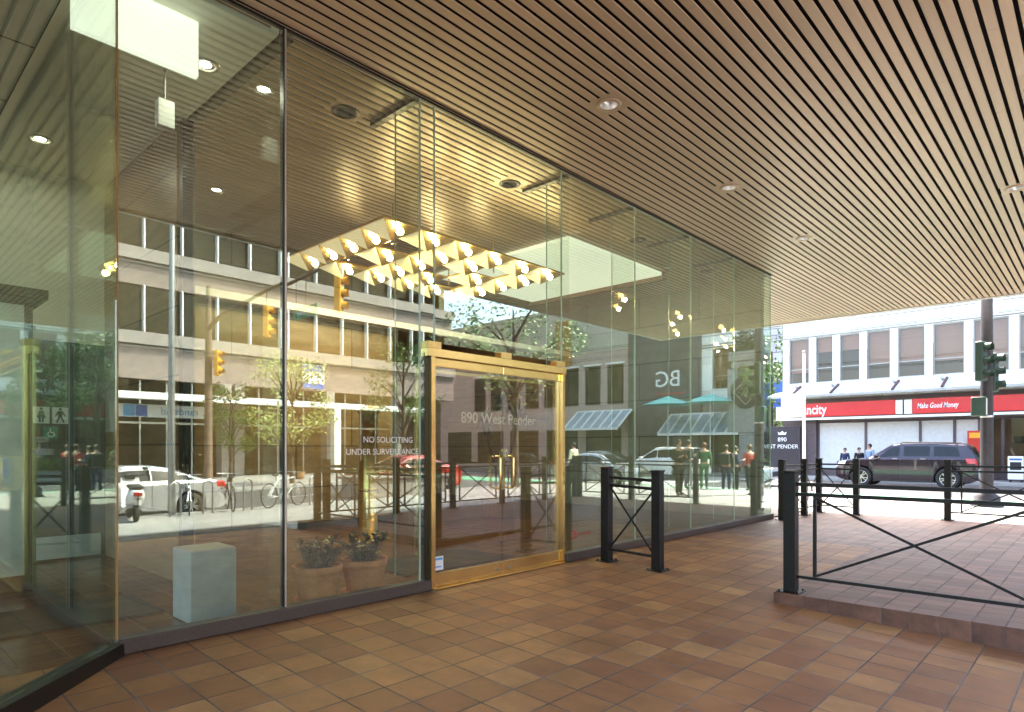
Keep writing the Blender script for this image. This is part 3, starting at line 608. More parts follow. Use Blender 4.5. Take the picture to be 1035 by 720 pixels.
def fill_downlight(x, y, z, label):  # ceiling fixture with its light added to lift the dim vestibule
    t = thing('fill_downlight', label, 'downlight', (x, y, z), 0, 'vestibule ceiling downlights with added glow')
    MB().lathe([(0.085, -0.002), (0.088, -0.014), (0.125, -0.010), (0.13, -0.001)], n=28, cap=False).build('trim_ring', 'silver', t)
    MB().lathe([(0.052, -0.003), (0.086, -0.0055)], n=24, cap=False).build('reflector', 'reflector', t)
    MB().lathe([(0.001, -0.003), (0.0515, -0.0035)], n=24, cap=False).build('lens', 'downlight_lens', t)
fill_downlight(-6.34, 2.49, CZ - 0.055, 'small ceiling downlight with added glow right of the white panel')
fill_downlight(-9.3, 1.75, CZ - 0.055, 'small ceiling downlight with added glow deep in the left vestibule')
# chandelier of inverted pyramids
X0, Y0, PX, PS = -7.1, 5.1, 0.56, 0.645
CH = thing('pyramid_chandelier', 'ceiling light of inverted brass pyramids with glowing globe bulbs', 'chandelier', (-8.6, 7.0, 4.6))
fr_ = MB()
for i in range(6):
    x = X0 - i * PX + 8.6; fr_.box(x - 0.012, x + 0.012, Y0 - 7.0, Y0 - 7.0 + 6 * PS, 0.0, 0.03)
for j in range(7):
    y = Y0 + j * PS - 7.0; fr_.box(X0 - 5 * PX + 8.6, X0 + 8.6, y - 0.012, y + 0.012, 0.001, 0.029)
fr_.build('frame_grid', 'brass_satin', CH)
for x in (-0.6, 0.6):
    for y in (-1.1, 1.1): MB().cyl((x, y, 0.03), (x, y, CZ - 4.6), 0.012, n=8).build('hanger_rod', 'brass_satin', CH)
skip = {(1, 1), (3, 1), (1, 4), (3, 4), (2, 3)}
for i in range(5):
    for j in range(6):
        if (i, j) in skip: continue
        xa = X0 - i * PX + 8.6 - 0.013; xb = xa - PX + 0.026; ya = Y0 + j * PS - 7.0 + 0.013; yb = ya + PS - 0.026
        ap = ((xa + xb) / 2, (ya + yb) / 2, -0.18)
        mb = MB()
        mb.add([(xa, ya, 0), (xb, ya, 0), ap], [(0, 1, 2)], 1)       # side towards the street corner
        mb.add([(xa, ya, 0), (xa, yb, 0), ap], [(0, 1, 2)], 0)
        mb.add([(xb, ya, 0), (xb, yb, 0), ap], [(0, 1, 2)], 0)
        mb.add([(xa, yb, 0), (xb, yb, 0), ap], [(0, 1, 2)], 0)
        mb.add([(xa, ya, 0.001), (xb, ya, 0.001), (xb, yb, 0.001), (xa, yb, 0.001)], [(0, 1, 2, 3)], 0)
        py = mb.build('pyramid_reflector', ['brass_satin', 'glow_face'], CH)
        mb = MB(); mb.ball((xa - 0.03, (ya + yb) / 2 - 0.02, -0.10), 0.047, 14, 9); mb.build('bulb', 'bulb', py)

# things behind the glass
o = MB().bbox(-0.2, 0.2, -0.2, 0.2, 0, 0.63, 0.01).build('pedestal', 'frost'); o.location = (-5.95, 2.33, 0.006); tag(o, 'pale square pedestal box standing behind the left glass', 'pedestal')
t = thing('ceiling_sign', 'small white box sign hanging from the ceiling left of the mullion', 'hanging sign', (-6.7, 2.25, 4.62))
mb = MB(); mb.bbox(-0.05, 0.05, -0.075, 0.075, 0, 0.26, 0.006); mb.build('sign_box', 'white', t)
mb = MB(); mb.cyl((0, 0, 0.28), (0, 0, CZ - 0.06 - 4.62), 0.012, n=8); mb.build('hanger', 'grey_metal', t)
t = thing('smoke_detector', 'small round detector on the left room ceiling', 'detector', (-7.6, 0.35, 4.85))
MB().lathe([(0.001, -0.05), (0.05, -0.05), (0.07, -0.02), (0.07, 0.0)], n=20, cap=False).build('housing', 'white', t)
t = thing('ceiling_vent', 'grey square air vent in the left room ceiling', 'vent', (-6.9, -0.7, 4.845))
mb = MB()
for k in range(5):
    r = 0.3 - k * 0.055
    mb.tube([(r, r, -0.012 + k * 0.004), (-r, r, -0.012 + k * 0.004), (-r, -r, -0.012 + k * 0.004), (r, -r, -0.012 + k * 0.004)], 0.014, 4, closed=True)
mb.build('louvre', 'grey_metal', t)

def potted(loc, label, seed, r=0.235, h=0.36):
    rnd = random.Random(seed)
    t = thing('potted_plant', label, 'potted plant', loc, rnd.uniform(0, 6), 'terracotta pots behind the glass')
    mb = MB(); mb.lathe([(r * 0.72, 0), (r * 0.95, h * 0.74), (r * 0.955, h * 0.76), (r * 1.0, h * 0.77), (r * 1.04, h), (r * 0.95, h), (r * 0.92, h * 0.88)], n=32); mb.build('pot', 'terracotta', t)
    mb = MB(); mb.lathe([(r * 0.9, 0.0), (r * 0.98, 0.004), (r * 1.0, 0.03), (r * 0.93, 0.035)], n=28, cap=True, o=(0, 0, -0.0005)); mb.build('saucer', 'terracotta', t)
    mb = MB(); mb.lathe([(r * 0.91, h * 0.86), (r * 0.5, h * 0.93), (0.001, h * 0.94)], n=20, cap=False); mb.build('soil', 'soil', t)
    mb = MB()
    for k in range(13):
        a = rnd.uniform(0, 6.28); L_ = rnd.uniform(0.12, 0.34); lean = rnd.uniform(0.15, 1.05)
        pts = [(0.05 * math.cos(a), 0.05 * math.sin(a), h * 0.9)]
        for s in range(1, 5):
            f = s / 4; pts.append((math.cos(a) * (0.05 + L_ * math.sin(lean) * f), math.sin(a) * (0.05 + L_ * math.sin(lean) * f), h * 0.9 + L_ * math.cos(lean) * f + 0.03 * f * f))
        mb.tube(pts, [0.014, 0.012, 0.011, 0.009, 0.007], 6, mi=1)
        for s in range(22):
            f = rnd.uniform(0.25, 1.0); i = min(3, int(f * 4)); p = Vector(pts[i]).lerp(Vector(pts[i + 1]), f * 4 - i)
            b = rnd.uniform(0, 6.28); el = rnd.uniform(-0.2, 1.1); l = rnd.uniform(0.06, 0.13); w = l * 0.3
            d = Vector((math.cos(b) * math.cos(el), math.sin(b) * math.cos(el), math.sin(el))); sd = d.cross(Vector((0, 0, 1))).normalized() * w; up = sd.cross(d).normalized() * w * 0.35
            mb.add([p, p + d * l * 0.5 + sd - up * 0, p + d * l, p + d * l * 0.5 - sd, p + d * l * 0.5 - up], [(0, 1, 4), (1, 2, 4), (2, 3, 4), (3, 0, 4)])
    mb.build('foliage', ['leaf_dark', 'bark'], t)
    return t
potted((-5.74, 3.33, 0.006), 'leafy succulent in the left of two terracotta pots behind the glass', 3)
potted((-5.72, 3.86, 0.006), 'leafy succulent in the right terracotta pot, weathered side, behind the glass', 9)
o = MB().bbox(-0.55, 0.55, -0.9, 0.9, 0, 0.015, 0.005).build('entry_mat', 'mat_floor'); o.location = (-6.6, 5.6, 0.006); tag(o, 'black entry mat on the lobby floor inside the doors', 'mat')
o = MB().bbox(-0.5, 0.5, -0.75, 0.75, 0, 0.015, 0.005).build('entry_mat', 'mat_floor'); o.location = (-6.9, 1.4, 0.006); tag(o, 'black mat on the floor beside the pale pedestal', 'mat')

t = thing('reflection_column', 'round gold column standing in for a golden reflection left of the doors', 'column', (-7.75, 5.3, 0.006))  # solid shape put in place of a golden reflection in the glass
MB().lathe([(0.17, 0), (0.17, 0.10), (0.13, 0.12), (0.13, 2.0), (0.16, 2.02), (0.16, 2.10), (0.02, 2.11)], n=28).build('shaft', 'brass_satin', t)
MB().lathe([(0.132, 0.9), (0.138, 0.905), (0.138, 0.935), (0.132, 0.94)], n=28, cap=False).build('ring', 'brass', t)
# dracaena in the lobby
t = thing('dracaena', 'tall dracaena with three spiky heads in a dark pot inside the lobby', 'plant', (-11.0 + 1.2, 10.1, 0.006))
mb = MB(); mb.bbox(-0.24, 0.24, -0.24, 0.24, 0, 0.62, 0.012); mb.build('planter', 'wood', t)
mb = MB(); tops = [(-0.16, -0.25, 2.05), (0.05, 0.05, 2.45), (0.2, 0.35, 2.2)]
for q in tops: mb.tube([(0, 0, 0.55), (q[0] * 0.3, q[1] * 0.3, 1.1), (q[0] * 0.8, q[1] * 0.8, 1.6), q], [0.035, 0.03, 0.026, 0.02], 8)
mb.build('trunk', 'bark', t)
mb = MB(); rnd = random.Random(2)
for q in tops:
    for k in range(85):
        a = rnd.uniform(0, 6.28); el = rnd.uniform(-0.5, 1.4); l = rnd.uniform(0.28, 0.5); d = Vector((math.cos(a) * math.cos(el), math.sin(a) * math.cos(el), math.sin(el)))
        sd = d.cross(Vector((0, 0, 1))).normalized() * 0.024; p = Vector(q); m1 = p + d * l * 0.6; e = p + d * l - Vector((0, 0, 0.12))
        mb.add([p - sd, p + sd, m1 + sd, m1 - sd, e], [(0, 1, 2, 3), (3, 2, 4)])
mb.build('foliage', 'leaf_dark', t)

# restroom door in the left room
t = thing('restroom_door', 'dark restroom door with a pale kick plate and white pictogram plates', 'door', (-10.39, 2.27, 0.006))
mb = MB(); mb.bbox(0, 0.05, -0.41, 0.41, 0, 2.95, 0.004); mb.build('door_panel', 'room_dark', t)
mb = MB(); mb.box(0.051, 0.056, -0.37, 0.37, 0.03, 0.33); mb.build('kick_plate', 'kick', t)
for y, kind in ((-0.315, 'w'), (-0.105, 'm')):
    mb = MB(); mb.box(0.051, 0.058, y - 0.09, y + 0.09, 1.84, 2.06); pl = mb.build('sign_plate', 'white', t)
    mb = MB(); mb.lathe([(0.001, 0), (0.018, 0), (0.018, 0.002), (0.001, 0.002)], (0.0585, y, 2.035), 14, 0, 'X', False)
    if kind == 'w': mb.prism([(y - 0.02, 2.01), (y + 0.02, 2.01), (y + 0.05, 1.915), (y - 0.05, 1.915)], 0.0585, 0.0605, 'X'); mb.prism([(y - 0.03, 1.914), (y - 0.006, 1.914), (y - 0.006, 1.855), (y - 0.025, 1.855)], 0.0585, 0.0605, 'X'); mb.prism([(y + 0.03, 1.914), (y + 0.006, 1.914), (y + 0.006, 1.855), (y + 0.025, 1.855)], 0.0585, 0.0605, 'X')
    else:
        mb.prism([(y - 0.028, 2.01), (y + 0.028, 2.01), (y + 0.022, 1.93), (y - 0.022, 1.93)], 0.0585, 0.0605, 'X')
        mb.prism([(y - 0.022, 1.929), (y + 0.0, 1.929), (y - 0.03, 1.855), (y - 0.05, 1.855)], 0.0585, 0.0605, 'X'); mb.prism([(y + 0.022, 1.929), (y + 0.0, 1.929), (y + 0.03, 1.855), (y + 0.05, 1.855)], 0.0585, 0.0605, 'X')
        mb.prism([(y - 0.028, 2.01), (y - 0.06, 1.94), (y - 0.05, 1.935), (y - 0.024, 1.98)], 0.0585, 0.0605, 'X'); mb.prism([(y + 0.028, 2.01), (y + 0.06, 1.94), (y + 0.05, 1.935), (y + 0.024, 1.98)], 0.0585, 0.0605, 'X')
    mb.build('pictogram', 'letter_black', pl)
y = -0.21
mb = MB(); mb.box(0.051, 0.058, y - 0.08, y + 0.08, 1.64, 1.80); pl = mb.build('sign_plate', 'sign_green', t)
mb = MB(); mb.tube([(0.0595, y + 0.035 * math.cos(a), 1.70 + 0.035 * math.sin(a)) for a in [2.2 + 0.5 * k for k in range(10)]], 0.006, 5); mb.tube([(0.0595, y - 0.01, 1.775), (0.0595, y - 0.005, 1.725), (0.0595, y + 0.03, 1.72), (0.0595, y + 0.045, 1.68)], 0.007, 5); mb.build('pictogram', 'letter_white', pl)

# ------------------------------------------------------------------ railings
def railing(label, pts, spans, zf=lambda x, y: 0.0, h=1.26, group='black steel railings'):
    """pts: post positions; spans: list of (i,j, kind) kind 'x' = crossed panel with side bars, 's' = simple cross"""
    t = thing('steel_railing', label, 'railing', (pts[0][0], pts[0][1], zf(*pts[0])), 0, group)
    for (x, y) in pts:
        z = zf(x, y)
        mb = MB(); mb.bbox(x - 0.06, x + 0.06, y - 0.06, y + 0.06, z + 0.012, z + h, 0.004)
        ps = mb.build('post', 'black', t, True)
        mb = MB(); mb.bbox(x - 0.072, x + 0.072, y - 0.072, y + 0.072, z + h + 0.0005, z + h + 0.018, 0.004); mb.build('post_cap', 'black', ps, loc=None).location = Vector((0, 0, 0)) - Vector(t.location)
        mb = MB(); mb.bbox(x - 0.115, x + 0.115, y - 0.115, y + 0.115, z + 0.0005, z + 0.0115, 0.003)
        for sx in (-1, 1):
            for sy in (-1, 1): mb.cyl((x + sx * 0.09, y + sy * 0.09, z + 0.011), (x + sx * 0.09, y + sy * 0.09, z + 0.03), 0.011, n=6)
        mb.build('base_plate', 'black', ps).location = Vector((0, 0, 0)) - Vector(t.location)
    for (i, j, kind) in spans:
        a, b = Vector((*pts[i], 0)), Vector((*pts[j], 0)); d = (b - a).normalized(); L_ = (b - a).length
        za, zb = zf(*pts[i]), zf(*pts[j])
        def Q(s, z): return a + d * s + Vector((0, 0, za + (zb - za) * s / L_ + z))
        s0, s1 = 0.062, L_ - 0.062
        for z in (1.14, 1.035):
            mb = MB(); mb.bar(Q(s0, z), Q(s1, z), 0.038, 0.038); mb.build('rail', 'black', t, True)
        mb = MB(); mb.bar(Q(s0, 0.17), Q(s1, 0.17), 0.038, 0.03); mb.build('bottom_rail', 'black', t, True)
        if kind == 'x':
            i0, i1 = 0.24, L_ - 0.24
            mb = MB(); mb.bar(Q(i0, 0.187), Q(i0, 1.014), 0.03, 0.03, d); mb.build('side_bar', 'black', t, True)
            mb = MB(); mb.bar(Q(i1, 0.187), Q(i1, 1.014), 0.03, 0.03, d); mb.build('side_bar', 'black', t, True)
            i0 += 0.017; i1 -= 0.017
        else: i0, i1 = s0 + 0.002, s1 - 0.002
        sd = d.cross(Vector((0, 0, 1))) * 0.0065
        mb = MB(); mb.bar(Q(i0, 0.20) + sd, Q(i1, 1.0) + sd, 0.012, 0.024); mb.bar(Q(i0, 1.0) - sd, Q(i1, 0.20) - sd, 0.012, 0.024); mb.build('cross_brace', 'black', t, True)
    return t
railing('black railing on the tiled step at the right front, near and large', [(-2.47, 6.98), (-0.22, 6.98), (1.42, 6.98)], [(0, 1, 'x'), (1, 2, 'x')])
railing('short black two post railing beside the brass doors', [(-5.0, 7.25), (-4.22, 7.25)], [(0, 1, 's')], low)
railing('black railing turning the far glass corner with four posts', [(-5.05, 13.75), (-5.05, 15.1), (-5.05, 16.1), (-4.22, 16.02)], [(0, 1, 's'), (1, 2, 's'), (2, 3, 's')])
railing('black railing at the far tile edge right of the opening', [(-2.49, 16.1), (-0.45, 16.1), (1.42, 16.1)], [(0, 1, 'x'), (1, 2, 'x')])
railing('black railing along the street edge seen mirrored in the glass', [(1.42, 7.2 + 0.0), (1.42, 9.0), (1.42, 10.8), (1.42, 12.6), (1.42, 14.4), (1.42, 15.85)], [(k, k + 1, 'x') for k in range(1, 5)] + [(0, 1, 'x')])

# ------------------------------------------------------------------ vehicles
def interp(tab, x):
    if x <= tab[0][0]: return tab[0][1]
    for (a, va), (b, vb) in zip(tab[:-1], tab[1:]):
        if x <= b:
            f = (x - a) / (b - a); return va + (vb - va) * f
    return tab[-1][1]

def make_car(name, label, cat, loc, rz, spec, paint, group=None):
    """front at +x; spec: L,W, belt table, roof table, half-width table, axle xs, wheel radius, clearance, side windows"""
    t = thing(name, label, cat, loc, rz, group)
    L_, W = spec['L'], spec['W']; wr = spec['wheel']; ax_ = spec['axles']; clr = spec['clear']; arch = wr + 0.055
    belt, roof, hw = spec['belt'], spec['roof'], spec['hw']
    xs = sorted(set([round(-L_ / 2 + L_ * i / 60, 4) for i in range(61)] + [round(a + arch * math.cos(PI * k / 14), 4) for a in ax_ for k in range(15)]))
    def zbot(x):
        z = clr
        for a in ax_:
            d = abs(x - a)
            if d < arch: z = max(z, wr + math.sqrt(max(0, arch * arch - d * d)))
        e = (abs(x) - (L_ / 2 - 0.25))
        if e > 0: z = max(z, clr + e * 0.5)
        return z
    def sec(x):
        zb = interp(belt, x); zr = max(interp(roof, x), zb + 0.02); w = interp(hw, x) * W / 2; z0 = min(zbot(x), zb - 0.12)
        k = min(1.0, max(0.0, (zr - zb) / 0.35))
        wr_ = w * (0.86 * (1 - k) + spec['tumble'] * k)
        zm = max(z0 + 0.04, min(zb - 0.1, spec['crease']))
        return [(0, z0), (w * 0.80, z0), (w * 0.965, z0 + 0.015), (w * 0.995, zm), (w * 0.99, zb - 0.05), (w * 0.955, zb), (wr_, zr - 0.07 * k - 0.004), (wr_ * 0.86, zr - 0.018 * k), (0, zr)]
    def S(x, u):
        p = sec(x); i = min(7, int(u)); f = u - i
        return Vector((x, p[i][0] + (p[i + 1][0] - p[i][0]) * f, p[i][1] + (p[i + 1][1] - p[i][1]) * f))
    mb = MB()
    vs = []; n = 16
    for x in xs:
        p = sec(x); ring = [(x, y, z) for y, z in p] + [(x, -y, z) for y, z in p[7:0:-1]]
        vs += ring
    fs = [(i * n + k, i * n + (k + 1) % n, (i + 1) * n + (k + 1) % n, (i + 1) * n + k) for i in range(len(xs) - 1) for k in range(n)]
    mb.add(vs, fs, 0, True); mb.add(vs, [tuple(range(n)), tuple(range((len(xs) - 1) * n, len(xs) * n))])
    bo = mb.build('body', paint, t)
    md = bo.modifiers.new('edges', 'EDGE_SPLIT'); md.split_angle = R(28)
    mb = MB(); mb.box(-L_ / 2 + 0.35, L_ / 2 - 0.35, -W * 0.3, W * 0.3, clr * 0.85, interp(belt, 0) - 0.15); mb.box(ax_[0] + arch + .03, ax_[1] - arch - .03, -W * 0.482, W * 0.482, clr - 0.03, clr + 0.03)
    mb.build('underbody', 'car_trim', t)
    def patch(x0, x1, u0, u1, off=0.005, nx=8, nu=3, sides=(1, -1), skew0=0.0, skew1=0.0):
        m2 = MB()
        for s in sides:
            g = []
            for i in range(nx + 1):
                for j in range(nu + 1):
                    fj = j / nu
                    xa, xb = x0 + skew0 * fj, x1 + skew1 * fj
                    x = xa + (xb - xa) * i / nx; u = u0 + (u1 - u0) * fj
                    p = S(x, u); e = 0.01
                    nn = (S(min(L_/2, x + e), u) - S(x - e, u)).cross(S(x, min(7.99, u + 0.02)) - S(x, u - 0.02))
                    if nn.length > 0: nn.normalize()
                    if nn.y < 0 or (abs(nn.y) < 0.05 and nn.z < 0): nn = -nn if nn.z < 0 or nn.y < 0 else nn
                    p = p + nn * off
                    g.append((p.x, p.y * s, p.z))
            m2.add(g, [(i * (nu + 1) + j, i * (nu + 1) + j + 1, (i + 1) * (nu + 1) + j + 1, (i + 1) * (nu + 1) + j) for i in range(nx) for j in range(nu)], 0, True)
        return m2
    for (x0, x1, k0, k1) in spec['side']:
        for s in (1, -1): patch(x0, x1, 5.16, 5.84, 0.006, sides=(s,), skew0=k0, skew1=k1).build('side_window', 'car_glass', t)
    a, b = spec['wind']; patch(a, b, 6.12, 8.0, 0.006).build('windscreen', 'car_glass', t)
    a, b = spec['rear']; patch(a, b, 6.12, 8.0, 0.006).build('rear_window', 'car_glass', t)
    xe = L_ / 2
    for s in (1, -1):
        patch(xe - 0.42, xe - 0.03, 3.55, 4.8, 0.006, sides=(s,), skew0=-0.06).build('headlight', 'head', t)
        patch(-xe + 0.03, -xe + 0.36, 3.6, 4.9, 0.006, sides=(s,), skew1=0.08).build('tail_light', 'tail', t)
        # mirrors and handles
        x = spec['mirror']; zb = interp(belt, x); w = interp(hw, x) * W / 2
        mm = MB(); mm.bbox(x - 0.07, x + 0.07, min(s * w * 0.97, s * (w + 0.17)), max(s * w * 0.97, s * (w + 0.17)), zb + 0.02, zb + 0.15, 0.02); mm.build('mirror', paint, t)
    for x in spec['handles']:
        mm = MB()
        for s in (1, -1):
            p = S(x, 4.55); mm.box(x - 0.09, x + 0.09, s * p.y - 0.012, s * p.y + 0.012, p.z - 0.014, p.z + 0.014)
        mm.build('door_handle', spec.get('handle_mat', paint), t)
    mm = MB(); w = W * 0.40
    mm.box(xe - 0.02, xe + 0.012, -w * 0.62, w * 0.62, clr + 0.22, clr + 0.44); mm.build('grille', 'car_trim', t)
    mm = MB(); mm.box(-xe - 0.012, -xe + 0.02, -0.26, 0.26, spec['plate'], spec['plate'] + 0.13); mm.build('number_plate', 'white', t)
    # door seams
    mm = MB()
    for x in spec['seams']:
        for s in (1, -1):
            pts = [S(x, u) + Vector((0, 0.002, 0)) for u in (2.3, 3.0, 4.0, 4.9)]
            mm.tube([(p.x, p.y * s, p.z) for p in pts], 0.005, 4)
    mm.build('door_seam', 'car_trim', t)
    if spec.get('rails'):
        mm = MB()
        for s in (1, -1):
            x0, x1 = spec['rails']; mm.tube([(x0, s * S(x0, 6.3).y, S(x0, 6.6).z), (x0 + 0.1, s * S(x0, 6.3).y, S(x0, 6.6).z + 0.06), (x1 - 0.1, s * S(x1, 6.3).y, S(x1, 6.6).z + 0.06), (x1, s * S(x1, 6.3).y, S(x1, 6.6).z)], 0.018, 6)
        mm.build('roof_rail', 'car_trim', t)
    for a in ax_:
        for s in (1, -1):
            wd = 0.2; yc = s * (W / 2 - 0.12)
            mm = MB(); mm.lathe([(wr * 0.66, -wd / 2), (wr * 0.93, -wd / 2), (wr, -wd * 0.36), (wr, wd * 0.36), (wr * 0.93, wd / 2), (wr * 0.66, wd / 2), (wr * 0.66, -wd / 2)], (a, yc, wr), 28, 0, 'Y', False)
            ty = mm.build('wheel', 'rubber', t)
            mm = MB(); yo = s * wd * 0.38
            mm.lathe([(wr * 0.665, yo - 0.02), (wr * 0.665, yo + 0.02), (wr * 0.60, yo + 0.012), (wr * 0.60, yo - 0.02)], (a, yc, wr), 28, 0, 'Y', False)
            for k in range(10):
                th = 2 * PI * k / 10 + (0.2 if k % 2 else 0)
                mm.bar((a + 0.03 * math.cos(th), yc + yo, wr + 0.03 * math.sin(th)), (a + wr * 0.62 * math.cos(th), yc + yo, wr + wr * 0.62 * math.sin(th)), 0.03, 0.028, (0, 1, 0))
            mm.cyl((a, yc + yo - 0.02, wr), (a, yc + yo + 0.02, wr), 0.06, n=14)
            mm.build('rim', 'rim', ty)
            mm = MB(); mm.cyl((a, yc + yo - s * 0.06, wr), (a, yc + yo - s * 0.05, wr), wr * 0.62, n=20); mm.build('brake_disc', 'car_trim', ty)
    return t

SEDAN = dict(L=4.75, W=1.82, wheel=0.33, axles=(-1.38, 1.42), clear=0.2, crease=0.62, tumble=0.72,
    belt=[(-2.375, 0.78), (-2.3, 0.97), (-1.9, 1.01), (-0.5, 0.95), (0.9, 0.93), (1.7, 0.84), (2.25, 0.70), (2.375, 0.55)],
    roof=[(-2.375, 0.7), (-1.72, 1.04), (-1.0, 1.34), (-0.4, 1.43), (0.1, 1.43), (0.45, 1.36), (1.25, 0.95), (1.4, 0.8)],
    hw=[(-2.375, 0.82), (-2.1, 0.93), (-1.2, 0.99), (1.2, 0.99), (2.0, 0.93), (2.375, 0.76)],
    side=[(-1.55, -0.42, 0.28, 0.0), (-0.38, 1.02, 0.0, -0.42)], wind=(0.42, 1.2), rear=(-1.72, -0.95), mirror=0.82, handles=(-0.62, 0.35), plate=0.62, seams=(-0.4, 0.98))
SUV = dict(L=5.2, W=2.0, wheel=0.42, axles=(-1.60, 1.55), clear=0.28, crease=0.8, tumble=0.80,
    belt=[(-2.6, 1.02), (-2.5, 1.24), (-1.0, 1.24), (1.0, 1.22), (1.5, 1.2), (2.2, 1.13), (2.48, 1.02), (2.6, 0.85)],
    roof=[(-2.6, 1.1), (-2.32, 1.72), (-2.15, 1.84), (-1.0, 1.90), (0.0, 1.90), (0.4, 1.84), (1.28, 1.24), (1.5, 1.1)],
    hw=[(-2.6, 0.86), (-2.3, 0.95), (-1.2, 0.99), (1.4, 0.99), (2.2, 0.95), (2.6, 0.80)],
    side=[(-2.02, -1.12, 0.12, 0.0), (-0.98, -0.06, 0.0, 0.0), (0.1, 1.0, 0.0, -0.46)], wind=(0.46, 1.22), rear=(-2.54, -2.2), mirror=0.92, handles=(-0.75, 0.25), plate=0.85, seams=(-0.98, 0.05, 1.05), rails=(-1.9, 0.1), handle_mat='rim')
HATCH = dict(L=4.2, W=1.78, wheel=0.32, axles=(-1.25, 1.28), clear=0.2, crease=0.6, tumble=0.76,
    belt=[(-2.1, 0.85), (-2.0, 1.0), (-0.5, 0.96), (0.9, 0.92), (1.5, 0.84), (1.95, 0.7), (2.1, 0.5)],
    roof=[(-2.1, 0.9), (-1.75, 1.32), (-1.2, 1.46), (-0.2, 1.5), (0.2, 1.44), (1.1, 0.95), (1.3, 0.8)],
    hw=[(-2.1, 0.84), (-1.8, 0.95), (-1.0, 0.99), (1.1, 0.99), (1.7, 0.93), (2.1, 0.76)],
    side=[(-1.5, -0.5, 0.12, 0.0), (-0.45, 0.9, 0.0, -0.4)], wind=(0.2, 1.05), rear=(-2.05, -1.65), mirror=0.7, handles=(-0.7, 0.3), plate=0.6, seams=(-0.47, 0.9))
WSUV = dict(SUV, L=4.7, W=1.9, wheel=0.36, axles=(-1.35, 1.38), clear=0.26,
    belt=[(-2.35, 0.95), (-2.25, 1.08), (0.9, 1.05), (1.5, 0.98), (2.15, 0.86), (2.35, 0.62)],
    roof=[(-2.35, 1.0), (-2.05, 1.55), (-1.8, 1.68), (-0.6, 1.74), (0.1, 1.7), (1.15, 1.08), (1.4, 0.95)],
    hw=[(-2.35, 0.86), (-2.1, 0.95), (-1.1, 0.99), (1.2, 0.99), (1.9, 0.94), (2.35, 0.78)],
    side=[(-1.95, -1.05, 0.15, 0.0), (-1.0, -0.1, 0.0, 0.0), (-0.05, 0.98, 0.0, -0.42)], wind=(0.1, 1.1), rear=(-2.3, -1.9), mirror=0.82, handles=(-0.8, 0.2), seams=(-1.02, -0.08, 0.95), rails=(-1.6, 0.0), handle_mat='car_white')

make_car('sport_utility_vehicle', 'long dark plum coloured SUV passing the red bank sign', 'car', (-6.35, 31.6, -0.14), PI, SUV, 'car_black')
make_car('white_sedan', 'white sedan beyond the far corner railing posts', 'car', (-13.0, 28.3, -0.14), 0, SEDAN, 'car_white')
make_car('parked_sedan', 'parked white sedan mirrored in the left glass behind the scooter', 'car', (8.35, 5.5, -0.37), R(-90), dict(SEDAN, L=4.9), 'car_pearl')
make_car('silver_sedan', 'silver sedan mirrored in the glass beside the short railing', 'car', (6.6, 24.5, -0.14), R(180), SEDAN, 'car_silver')
make_car('white_crossover', 'white crossover mirrored in the glass under the dark building', 'car', (6.7, 30.4, -0.14), 0, WSUV, 'car_white')
make_car('red_sedan', 'red sedan mirrored in the brass door glass', 'car', (9.2, 15.2, -0.18), R(-90), SEDAN, 'car_red')
make_car('grey_hatchback', 'dark grey hatchback mirrored behind the white crossover', 'car', (11.0, 31.8, -0.14), PI, HATCH, 'car_grey')
pk = make_car('avenue_car', 'silver hatchback parked nearest along the tree lined avenue', 'car', (-28.0, 62, -0.14), R(90), HATCH, 'car_silver', 'cars parked along the avenue')
for k, (x, y, l) in enumerate([(-22.5, 74, 'silver hatchback driving down the middle of the avenue'), (-28.0, 68, 'silver hatchback parked second along the tree lined avenue'), (-19.2, 84, 'silver hatchback on the near side of the avenue'), (-24.5, 92, 'silver hatchback furthest away in the avenue')]):
    dup(pk, (x, y, -0.14), R(90), l, 'cars parked along the avenue')

